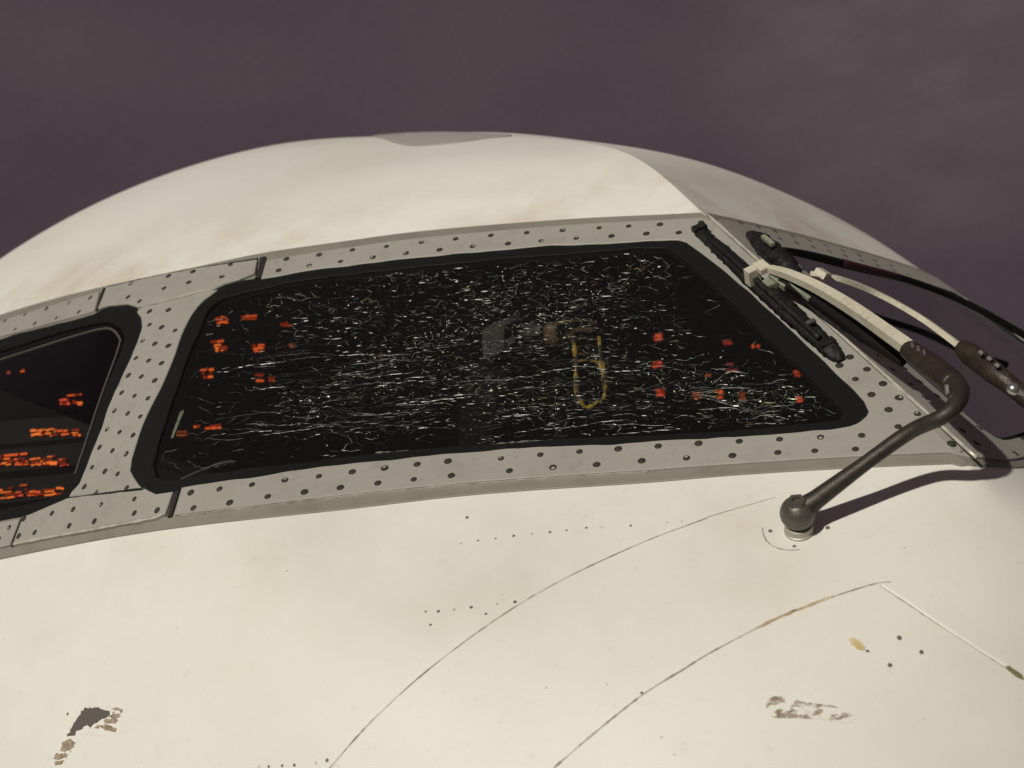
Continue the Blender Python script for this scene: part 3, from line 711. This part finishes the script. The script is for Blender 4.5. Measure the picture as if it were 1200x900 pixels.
dots(crop([(402, 72)], 2.727, 400, 580), 1.0)
dots(crop([(382, 155), (437, 146), (493, 139), (551, 131), (610, 125), (667, 119), (720, 113), (783, 105), (833, 103), (925, 98), (1040, 88), (1088, 84)], 2.727, 400, 580), .72, .35)
dots(crop([(270, 373), (310, 372), (360, 367), (415, 359), (497, 349), (555, 342), (285, 415), (462, 380)], 2.727, 400, 580), .8, .35)
dots(crop([(910, 775), (945, 775), (992, 772), (1035, 770), (1110, 763), (1150, 753), (238, 590)], 3, 0, 640), .85, .2)
dots(crop([(714, 471), (787, 518), (683, 561), (289, 119), (368, 169), (478, 108)], 2.8125, 800, 580), 1.0)
dots([(1060, 182 + 460), (640, 806), (752, 812), (775, 864), (790, 884), (711, 802), (336, 669)], .6, .7)
def blob(name, c, rx, ry, rot, m, label=None, h=.0009, jag=.25, n=16):
    a = np.linspace(0, 2 * math.pi, n, endpoint=False); r = 1 + jag * rng.normal(size=n) * .6
    x, y = rx * r * np.cos(a), ry * r * np.sin(a); k = math.radians(rot)
    return np.stack([c[0] + x * math.cos(k) - y * math.sin(k), c[1] + x * math.sin(k) + y * math.cos(k)], 1)
def jag(p): d = dense(p, 2.2); return d + rng.normal(size=d.shape) * .55
def patch(name, polys, m, label=None, h=.0009, step=30):
    gs = [sheet_geo(np.asarray(p, float), [], h=h, th=h + .001, step=step, chamfer=.0002) for p in polys]
    V, f = merge(*gs); return link(name, V + UP, f, m, fus, label=label)
cs = lambda pts: crop(pts, 3, 0, 640)
def scuff(name, thr, sc, stretch, ang, brown):
    m = M['white'].copy(); m.name = name; n, l = m.node_tree.nodes, m.node_tree.links; b = n['Principled BSDF']; src = b.inputs['Base Color'].links[0].from_socket
    g = n.new('ShaderNodeNewGeometry'); mp = n.new('ShaderNodeMapping'); mp.inputs['Rotation'].default_value = ang; mp.inputs['Scale'].default_value = stretch; l.new(g.outputs['Position'], mp.inputs[0])
    nz = n.new('ShaderNodeTexNoise'); nz.inputs['Scale'].default_value = sc; nz.inputs['Detail'].default_value = 7; nz.inputs['Roughness'].default_value = .68; l.new(mp.outputs[0], nz.inputs['Vector'])
    mr = n.new('ShaderNodeMapRange'); mr.inputs['From Min'].default_value = thr; mr.inputs['From Max'].default_value = thr + .05; l.new(nz.outputs['Fac'], mr.inputs['Value'])
    c = n.new('ShaderNodeValToRGB'); c.color_ramp.elements[0].color = (*brown, 1); c.color_ramp.elements[1].color = (.36, .31, .25, 1); c.color_ramp.elements[0].position = .4; c.color_ramp.elements[1].position = .6
    n2 = n.new('ShaderNodeTexNoise'); n2.inputs['Scale'].default_value = 90; l.new(g.outputs['Position'], n2.inputs['Vector']); l.new(n2.outputs['Fac'], c.inputs[0])
    mx = n.new('ShaderNodeMix'); mx.data_type = 'RGBA'; l.new(mr.outputs[0], mx.inputs['Factor']); l.new(src, mx.inputs['A']); l.new(c.outputs[0], mx.inputs['B']); l.new(mx.outputs['Result'], b.inputs['Base Color'])
    return m
sc2 = scuff('flaking_paint', .60, 60, (1, 1, 1.6), (0, .5, .3), (.20, .15, .11))
patch('primer_patch', [dense(cs([(306, 533), (350, 545), (446, 556), (425, 662), (360, 668), (300, 664), (255, 712), (225, 775), (180, 782), (205, 712), (240, 648), (275, 590)]), 6)], sc2, 'scuffed paint around the dark chip lower left', .0003)
patch('paint_chip', [jag(cs([(297, 570), (340, 568), (385, 582), (388, 598), (360, 606), (332, 626), (322, 636), (300, 632), (285, 646), (268, 650), (268, 664), (238, 668), (262, 622), (280, 595)])),
                     ], M['bare'], 'angular dark grey paint chip lower left', .0011)
patch('paint_chip', [jag(cs([(392, 570), (410, 566), (424, 572), (410, 580)])), jag(cs([(400, 586), (425, 592), (418, 604), (398, 606), (385, 600)])), jag(cs([(365, 610), (400, 606), (420, 612), (405, 622), (372, 624)])),
                     jag(cs([(345, 630), (380, 628), (408, 640), (404, 654), (372, 648)])), jag(cs([(330, 640), (345, 632), (352, 642)])), jag(cs([(415, 575), (432, 572), (430, 590)])),
                     jag(cs([(222, 690), (250, 676), (268, 690), (258, 708), (235, 722), (212, 722)])), jag(cs([(196, 730), (232, 728), (240, 738), (215, 752), (190, 750)])), jag(cs([(186, 756), (215, 756), (228, 750), (215, 768), (196, 770)]))], M['brown'], 'brown flecks beside the dark chip', .0013)['kind'] = 'stuff'
sc1 = scuff('scuffed_paint', .515, 46, (.7, 1, 2.6), (.5, .1, 0), (.22, .16, .11))
patch('paint_chip', [spline([(897, 828), (904, 816), (925, 818), (952, 824), (980, 828), (1003, 840), (990, 848), (960, 843), (930, 842), (905, 840)], 5, True)], sc1, 'scattered brown scuffs lower right', .0004)
patch('paint_chip', [blob('', (1004, 755), 11, 5, 32, None, jag=.12)], M['tan'], 'small yellowed paint chip')
patch('paint_chip', [blob('', (1016.5, 763), 2.0, 1.4, 30, None)], M['bare'], None, .0012)
patch('paint_chip', [blob('', (1190, 789), 13, 3, 36, None, jag=.15)], M['olive'], 'olive chip on the right seam')

M['crownshade'] = mat('painted_crown_shade', (.42, .395, .38), .6, noise=[(9, .45, .7, .5, (.38, .36, .34), one)])  # grey colour painted in for the unlit hollow of the crown
patch('crown_shade_patch', [spline([(436, 160.5), (470, 157.0), (520, 155.8), (575, 157.4), (600, 159.5), (566, 163.5), (530, 168.5), (490, 172.5), (468, 170), (450, 164)], 6, True)], M['crownshade'], 'dull grey shade painted on top of the crown', .0028, 3)

# ------------------------------------------------------------------ wipers
def on(px, h): return at([px], h)[0]
wip = empty('windshield_wiper', plane, UP, 'near windshield wiper with cream arm parked along the centre post')
b0 = on((937, 622), 0.0); n0 = grad(b0[None])[0]
ball = b0 + n0 * .034
def frame_axes(n, ref=(0, 0, 1.)):
    n = np.asarray(n) / np.linalg.norm(n); u = np.cross(ref, n); u /= np.linalg.norm(u); return np.array([u, np.cross(n, u), n])
def lathe(c, ax, prof, seg=24):
    V = [c + r * (math.cos(2 * math.pi * k / seg) * ax[0] + math.sin(2 * math.pi * k / seg) * ax[1]) + z * ax[2] for r, z in prof for k in range(seg)]
    n = len(prof); f = [(i * seg + k, i * seg + (k + 1) % seg, (i + 1) * seg + (k + 1) % seg, (i + 1) * seg + k) for i in range(n - 1) for k in range(seg)]
    f += [tuple(range(seg))[::-1], tuple((n - 1) * seg + k for k in range(seg))]; return np.array(V), f
ax0 = frame_axes(n0)
link('collar', lathe(b0, ax0, [(.021, -.004), (.021, .003), (.0195, .004), (.0195, .013), (.018, .0145), (.0175, .0145)])[0] + UP, lathe(b0, ax0, [(0.021, 0)] * 6)[1], M['collar'], wip, smooth=False)
v, f = lathe(b0, ax0, [(.0165, .0), (.0165, .018), (.0145, .019), (.0145, .024)]); link('spindle', v + UP, f, M['gap'], wip)
sph = [(.0245 * math.cos(a), .034 + .0240 * math.sin(a)) for a in np.linspace(-1.25, 1.2, 14)]
v, f = lathe(b0, ax0, sph + [(.0088, .0570), (.0085, .0555), (.004, .055)]); link('pivot_ball', v + UP, f, M['ball'], wip, smooth=True)
v, f = merge(lathe(b0 + n0 * .055, ax0, [(.0135, -.004), (.0135, .0022), (.0118, .0040), (.0062, .0040), (.0055, -.001)], 6)); link('bolt_head', v + UP, f, M['ball'], wip)
elbow = on((1121, 470), .150)
sh = sp3([ball + (elbow - ball) * .02, ball + (elbow - ball) * .35 + n0 * .003, ball + (elbow - ball) * .7 + n0 * .004, on((1103, 489), .147), on((1120, 474), .153), on((1124, 458), .150), on((1113, 444), .142)], 8)
r_sh = np.interp(np.linspace(0, 1, len(sh)), [0, .06, .2, .55, .8, 1], [.019, .0135, .0102, .0108, .0135, .0160])
v, f = tube_geo(sh, r_sh, 16, 1.0); link('shaft', v + UP, f, M['steel'], wip, smooth=True)
sl = sp3([on((1118, 451), .145), on((1102, 437), .134), on((1085, 424), .122), on((1066, 410), .110)], 6)
v, f = tube_geo(sl, np.interp(np.linspace(0, 1, len(sl)), [0, .5, 1], [.0175, .0185, .0155]), 14, .9); link('sleeve', v + UP, f, M['sleeve'], wip, smooth=True)
for px_, hh in (((1069, 405.5), .127), ((1076, 409.5), .132), ((1083, 414), .136)):
    c = on(px_, hh); v, f = box_geo(c, frame_axes(grad(c[None])[0]), (.0018, .0048, .003)); link('clip', v + UP, f, M['silver'], wip)
v, f = box_geo(on((1110, 456), .163), frame_axes(-rays([(1110, 456)])[0]), (.0032, .0065, .003), .5); link('clip', v + UP, f, M['silver'], wip)
arm_pts = sp3([on((1071, 412), .111), on((1040, 390), .101), on((1000, 362), .086), (on((960, 338), .07)), on((925, 322), .062), on((902, 315), .055)], 8)
v, f = tube_geo(arm_pts, np.interp(np.linspace(0, 1, len(arm_pts)), [0, .1, .5, .85, 1], [.0122, .0130, .0118, .0094, .0075]), 4, .85, side=n0)
link('arm', v + UP, f, M['arm'], wip)
hs = sp3([on((1058, 424), .05), on((1020, 398), .045), on((975, 366), .04), on((944, 345), .04), on((915, 330), .04)], 8)
v, f = tube_geo(hs, np.interp(np.linspace(0, 1, len(hs)), [0, .3, 1], [.008, .0125, .009]), 10); link('hose', v + UP, f, M['hose'], wip, smooth=True)
cc = on((886, 320), .045); axc = frame_axes(grad(cc[None])[0])
T = arm_pts[-1] - arm_pts[0]; T /= np.linalg.norm(T); nn = grad(cc[None])[0]; u = np.cross(nn, T); u /= np.linalg.norm(u); axb = np.array([T - nn * (T @ nn), u, nn]); axb[0] /= np.linalg.norm(axb[0])
bl_a, bl_b = on((818, 270), .022), on((990, 422), .022); tb = (bl_b - bl_a) / np.linalg.norm(bl_b - bl_a)
v, f = merge(box_geo(on((882, 323), .040), axb, (.008, .011, .016)), box_geo(on((893, 313), .054), axb, (.013, .010, .006)))
link('blade_clip', v + UP, f, M['arm'], wip)
v, f = merge(box_geo(on((915, 329), .04), axb, (.022, .009, .006)), box_geo(on((938, 340), .045), axb, (.03, .006, .004)), box_geo(on((903, 333), .03), axb, (.010, .012, .008)))
link('linkage', v + UP, f, M['green'], wip)
bp = sp3([on((816, 267), .012), on((825, 275), .018), on((850, 297), .020), on((885, 330), .022), on((915, 356), .022), on((945, 383), .021), on((970, 406), .018), on((986, 422), .010)], 8)
rr = np.interp(np.linspace(0, 1, len(bp)), [0, .06, .3, .6, .9, 1], [.005, .0100, .0135, .0170, .0150, .007])
v, f = tube_geo(bp, rr * (1 + .05 * rng.normal(size=len(bp))), 12, .55, side=grad(bp[20][None])[0]); link('blade', v + UP, f, M['blade'], wip, smooth=True)
sp_ = sp3([on((830, 278), .030), on((868, 312), .036), on((920, 359), .036), on((960, 396), .032)], 8)
v, f = tube_geo(sp_, .0052, 8); link('blade_spine', v + UP, f, M['blade'], wip, smooth=True)
for t in (.10, .62, .86):
    c = bp[int(t * (len(bp) - 1))]; v, f = box_geo(c + nn * .006, np.array([tb, np.cross(nn, tb), nn]), (.007, .0125, .006)); link('claw', v + UP, f, M['blade'], wip)
v, f = box_geo(on((950, 377), .039), np.array([tb, np.cross(nn, tb), nn]), (.004, .008, .002)); link('clip', v + UP, f, M['knob'], wip)

wip2 = empty('windshield_wiper', plane, UP, 'far windshield wiper beyond the centre post, with thin pale arm')
a2p = sp3([on((950, 320), .06), on((985, 327), .07), on((1030, 345), .075), on((1080, 373), .08), (on((1132, 411), .085))], 8)
v, f = tube_geo(a2p, np.interp(np.linspace(0, 1, len(a2p)), [0, .4, 1], [.0060, .0066, .0082]), 4, .8, side=flip(N1[None])[0]); link('arm', v + UP, f, M['arm'], wip2)
v, f = box_geo(on((964, 321), .075), frame_axes(N2), (.012, .010, .006)); link('blade_clip', v + UP, f, M['arm'], wip2)
s2p = sp3([on((1128, 408), .085), on((1145, 421), .088), on((1165, 437), .09), on((1186, 453), .09), on((1215, 478), .085)], 6)
v, f = tube_geo(s2p, np.interp(np.linspace(0, 1, len(s2p)), [0, .15, .5, .7, 1], [.0135, .0175, .017, .0145, .0125]), 12); link('sleeve', v + UP, f, M['sleeve'], wip2, smooth=True)
kb = on((1187, 456), .112); v, f = lathe(kb, frame_axes(-rays([(1187, 456)])[0]), [(.008, -.01), (.009, 0), (.007, .005), (.003, .007)], 14); link('knob', v + UP, f, M['silver'], wip2, smooth=True)
for px_ in ((1150, 413), (1160, 420), (1169, 428)):
    c = on(px_, .106); v, f = box_geo(c, frame_axes(N2), (.0035, .0035, .003)); link('clip', v + UP, f, M['silver'], wip2)
b2p = sp3([on((878, 274), .02), on((892, 283), .03), on((910, 299), .035), on((926, 315), .035), on((938, 332), .03)], 8)
v, f = tube_geo(b2p, np.interp(np.linspace(0, 1, len(b2p)), [0, .2, .7, 1], [.006, .017, .019, .008]) * (1 + .08 * rng.normal(size=len(b2p))), 10, .8); link('blade', v + UP, f, M['blade'], wip2, smooth=True)
v, f = box_geo(on((900, 282), .06), np.array([tb, np.cross(nn, tb), nn]), (.016, .004, .004)); link('clip', v + UP, f, M['green'], wip2)
hp = sp3([on((918, 292), .03), on((950, 298), .035), on((1000, 311), .04), on((1060, 327), .045), on((1110, 345), .045), on((1150, 364), .045), on((1180, 381), .04)], 8)
hp = np.concatenate([hp, hp[-1] + np.arange(1, 5)[:, None] * (hp[-1] - hp[-3]) * 1.1])
v, f = tube_geo(hp, np.interp(np.linspace(0, 1, len(hp)), [0, .3, .8, 1], [.004, .0062, .0068, .0075]), 10); link('hose', v + UP, f, M['hose'], wip2, smooth=True)
rb = hp[14:24]; v, f = tube_geo(rb, .0068, 10); link('hose_band', v + UP, f, M['hosered'], wip2, smooth=True)

# ------------------------------------------------------------------ cockpit: boards with lit legends, seen through the glass
XB = 1.55
board = empty('instrument_board', plane, UP, 'dark rear instrument board with orange lit legends')
V = []; f = []
ys = np.linspace(-1.20, 1.20, 9)
zt = lambda y: RZ * math.sqrt(max(.02, 1 - (XB / RX) ** 2 - (y / RY) ** 2)) - .10
Vb = [(XB, y, .2) for y in ys] + [(XB, y, zt(y)) for y in ys] + [(XB - .04, y, .2) for y in ys] + [(XB - .04, y, zt(y)) for y in ys]
f = [(i, i + 1, 10 + i, 9 + i) for i in range(8)] + [(19 + i, 18 + i, 27 + i, 28 + i) for i in range(8)]
link('panel', np.array(Vb) + UP, f, M['board'], board)
mm = 3.75 / FPX                              # metres per photo pixel at the board
def legend(px, w, h, m, rows=2, seed=0):
    r_ = np.random.default_rng(abs(int(px[0] * 31 + px[1]))); c = at_x([px], XB + .0045)[0]; gs = []
    y_ax, z_ax = np.array([0, 1., 0]), np.array([0, -.095, 1.])
    rows += h >= 9
    for k in range(rows):
        v0 = h * (.5 - (k + .5) / rows) ; hh = h / rows * .30 * r_.uniform(.7, 1.2); x = -w / 2 * r_.uniform(.7, 1)
        end = w / 2 * r_.uniform(.7, 1)
        while x < end:
            seg = r_.uniform(.10, .42) * w; seg = min(seg, end - x); dz = r_.normal() * .05 * h
            if r_.uniform() < .82:
                p = c + y_ax * (x + seg / 2) * mm + z_ax * (v0 + dz) * mm
                gs.append(box_geo(p, np.array([[0, 1, 0], [0, 0, 1.], [1, 0, 0]]), (seg * .5 * mm, hh * mm * r_.uniform(.7, 1.2), .002)))
            x += seg + (.06 if r_.uniform() < .4 else 0) * w
    if not gs: return
    low = [int(r_.uniform() < .38) for q in gs]
    v, f = merge(*gs); o = link('indicator_light', v + UP, f, [m, M['ember']], board)
    per = len(f) // len(gs)
    for i, p in enumerate(o.data.polygons): p.material_index = low[i // per]
O, OB, OD, RD, PK = M['orange'], M['orangebright'], M['orangedim'], M['red'], M['pinkdim']
for p, w, h, m, r in [((24, 436), 11, 10, O, 2), ((9, 437), 6, 5, OD, 1), ((83, 463), 26, 3, O, 1), ((76, 471), 12, 8, RD, 2), ((91, 472), 11, 9, OB, 2),
                      ((43, 507), 15, 8, OB, 2), ((59, 507), 15, 9, OB, 2), ((74, 507), 14, 8, O, 2), ((89, 507), 10, 10, OB, 2),
                      ((16, 533), 40, 3, O, 1), ((6, 541), 18, 9, OB, 2), ((25, 541), 16, 9, O, 2), ((42, 541), 14, 9, OB, 2), ((58, 540), 18, 11, OB, 3), ((74, 542), 10, 9, RD, 2), ((87, 543), 9, 5, O, 1),
                      ((14, 570), 44, 3, O, 1), ((8, 578), 20, 11, OB, 3), ((26, 577), 14, 9, RD, 2), ((42, 578), 18, 7, O, 2), ((63, 576), 24, 9, OB, 2),
                      ((-25, 541), 34, 9, O, 2), ((-25, 578), 34, 10, O, 2), ((-40, 507), 24, 9, O, 2),
                      ((260, 375), 16, 9, O, 2), ((293, 372), 22, 6, O, 2), ((335, 380), 16, 6, OD, 2), ((254, 400), 20, 4, O, 1), ((258, 407), 16, 9, OB, 2), ((303, 408), 15, 10, O, 2),
                      ((245, 433), 24, 4, O, 1), ((243, 440), 14, 8, O, 2), ((304, 443), 12, 10, O, 2), ((318, 444), 8, 7, OD, 2), ((230, 500), 10, 4, O, 1), ((251, 500), 22, 6, O, 2), ((213, 508), 14, 7, OD, 2),
                      ((345, 405), 14, 6, OD, 2),
                      ((771, 395), 13, 10, RD, 2), ((772, 427), 20, 8, RD, 2), ((774, 460), 15, 11, RD, 2), ((817, 463), 14, 10, OD, 2), ((843, 462), 12, 12, O, 2), ((869, 464), 12, 12, OD, 3),
                      ((934, 438), 10, 9, RD, 2), ((937, 468), 11, 8, RD, 2), ((852, 401), 15, 8, PK, 2), ((886, 406), 14, 8, RD, 1), ((850, 427), 26, 5, PK, 1), ((858, 434), 22, 5, PK, 1), ((830, 440), 14, 6, OD, 1)]:
    legend(p, w, h, m, r)
bez = mat('board_bezel', (.020, .019, .018), .55)
for (x0, x1, y0, y1) in ((-60, 104, 493, 519), (-60, 104, 526, 551), (-60, 90, 562, 588), (62, 104, 456, 481), (14, 36, 428, 446), (243, 312, 363, 385), (240, 325, 393, 416), (230, 326, 427, 452), (203, 268, 494, 516), (760, 786, 384, 474), (803, 885, 450, 476), (838, 900, 392, 442)):
    c = at_x([((x0 + x1) / 2, (y0 + y1) / 2)], XB + .001)[0]
    v, f = box_geo(c, np.array([[0, 1, 0], [0, 0, 1.], [1, 0, 0]]), ((x1 - x0) / 2 * mm, (y1 - y0) / 2 * mm, .0012), .5); link('bezel', v + UP, f, bez, board)
oh = empty('overhead_panel', plane, UP, 'dim grey overhead panel with round knobs')
def ub(name, px, x, half, m, parent, bev=.2):
    c = at_x([px], x)[0]; v, f = box_geo(c, np.array([[0, 1, 0], [0, 0, 1.], [1, 0, 0]]), half, bev); return link(name, v + UP, f, m, parent)
ub('switch_box', (836, 372), 2.55, (.017, .016, .02), mat('grey_switch_box', (.020, .020, .019), .5), oh)
for p in ((852, 373), (869, 385), (838, 356), (893, 372)):
    c = at_x([p], 2.55)[0]; v, f = lathe(c, np.array([[0, 1, 0], [0, 0, 1.], [1, 0, 0]]), [(.008, -.02), (.0085, 0), (.007, .006), (.004, .008)], 14); link('knob', v + UP, f, mat('dim_knob', (.03, .03, .028), .5) if p[0] != 852 else M['knob'], oh, smooth=True)
for q in ([(795, 372), (798, 384), (799, 400)], [(813, 340), (814, 362), (813, 388)]):
    v, f = tube_geo(sp3(at_x(q, 2.6), 4), .0016, 6); link('guard_rod', v + UP, f, M['knob'], oh)
v, f = tube_geo(sp3(at_x([(818, 335), (825, 338), (833, 340)], 2.7), 4), .003, 6); link('lamp_tip', v + UP, f, M['collar'], oh)
v, f = tube_geo(sp3(at_x([(795, 401), (803, 402), (811, 403)], 2.6), 4), .0022, 6); link('guard_rod', v + UP, f, M['knob'], oh)

seat = empty('pilot_seat', None, (0, 0, 0), 'dim grey seat headrest seen through the middle of the cracked pane', 'seat')
def soft(name, outline, x, depth, m, parent):
    P = at_x(outline, x); c = P.mean(0); n = len(P)
    rings = [(1.0, -depth), (1.03, -depth * .3), (.95, .25 * depth), (.7, .45 * depth)]
    V = []
    for s, dx in rings: V += [c + (p - c) * s + np.array([dx, 0, 0]) for p in P]
    f = [(i * n + k, i * n + (k + 1) % n, (i + 1) * n + (k + 1) % n, (i + 1) * n + k) for i in range(3) for k in range(n)] + [tuple(range(n)), tuple(3 * n + k for k in range(n))[::-1]]
    return link(name, np.array(V) + UP, rev(f), m, parent, smooth=True)
soft('headrest', spline([(578, 385), (590, 374), (612, 370), (632, 374), (638, 386), (636, 396), (612, 398), (598, 402), (588, 412), (579, 418)], 4, True), 2.5, .05, M['seat'], seat)
M['seatdark'] = mat('dark_seat_cover', (.004, .004, .004), .9, spec=.05)
soft('backrest', spline([(560, 440), (576, 420), (605, 412), (640, 416), (664, 440), (672, 520), (664, 640), (560, 640), (550, 520)], 10, True), 2.42, .06, M['seatdark'], seat)
soft('seat_cushion', spline([(545, 640), (670, 638), (690, 720), (540, 722)], 10, True), 2.45, .2, M['seatdark'], seat)
v, f = box_geo(at_x([(610, 690)], 2.4)[0] - [0, 0, .30], np.eye(3), (.12, .12, .30)); link('pedestal', v + UP, f, M['seatdark'], seat)
st = empty('hanging_strap', None, (0, 0, 0), 'yellow strap hanging in a loop behind the cracked pane', 'strap')
loop = at_x(spline([(672, 392), (674, 415), (675, 440), (676, 462), (683, 474), (690, 478), (700, 471), (709, 463), (707, 440), (704, 415), (702, 394)], 4), 2.62)
v, f = tube_geo(loop, 0.0040 * (1 + .4 * rng.normal(size=len(loop))), 6, .35, side=(1, 0, 0)); link('strap_loop', v + UP, f, M['strap'], st)
for y in (398, 407, 416, 424):
    v, f = tube_geo(at_x(spline([(676, y), (688, y - 2), (702, y + 1)], 5), 2.615), .0022, 6); link('rung', v + UP, f, M['strap'], st)
soft('hook_block', spline([(642, 380), (660, 376), (690, 374), (702, 380), (700, 392), (676, 390), (662, 400), (648, 405), (642, 396)], 4, True), 2.60, .015, M['tag'], st)

# ------------------------------------------------------------------ nose gear below, out of the picture
gear = empty('nose_gear', plane, UP)
v, f = tube_geo([(.6, 0, -1.7), (.6, 0, -3.0), (.62, 0, -4.05)], [.14, .12, .09], 14); link('strut', v + UP, f, M['arm'], gear, smooth=True)
v, f = tube_geo([(.62, -.42, -4.05), (.62, 0, -4.05), (.62, .42, -4.05)], .06, 12); link('axle', v + UP, f, M['steel'], gear, smooth=True)
for s in (-1, 1):
    v, f = lathe(np.array([.62, s * .36, -4.05]), np.array([[1, 0, 0], [0, 0, 1.], [0, -1., 0]]), [(.28, -.15), (.48, -.16), (.545, -.1), (.55, 0), (.545, .1), (.48, .16), (.28, .15)], 32); link('tyre', v + UP, f, M['tyre'], gear, smooth=True)
    v, f = lathe(np.array([.62, s * .36, -4.05]), np.array([[1, 0, 0], [0, 0, 1.], [0, -1., 0]]), [(.10, -.13), (.28, -.13), (.28, .13), (.10, .13)], 24); link('rim', v + UP, f, M['collar'], gear)
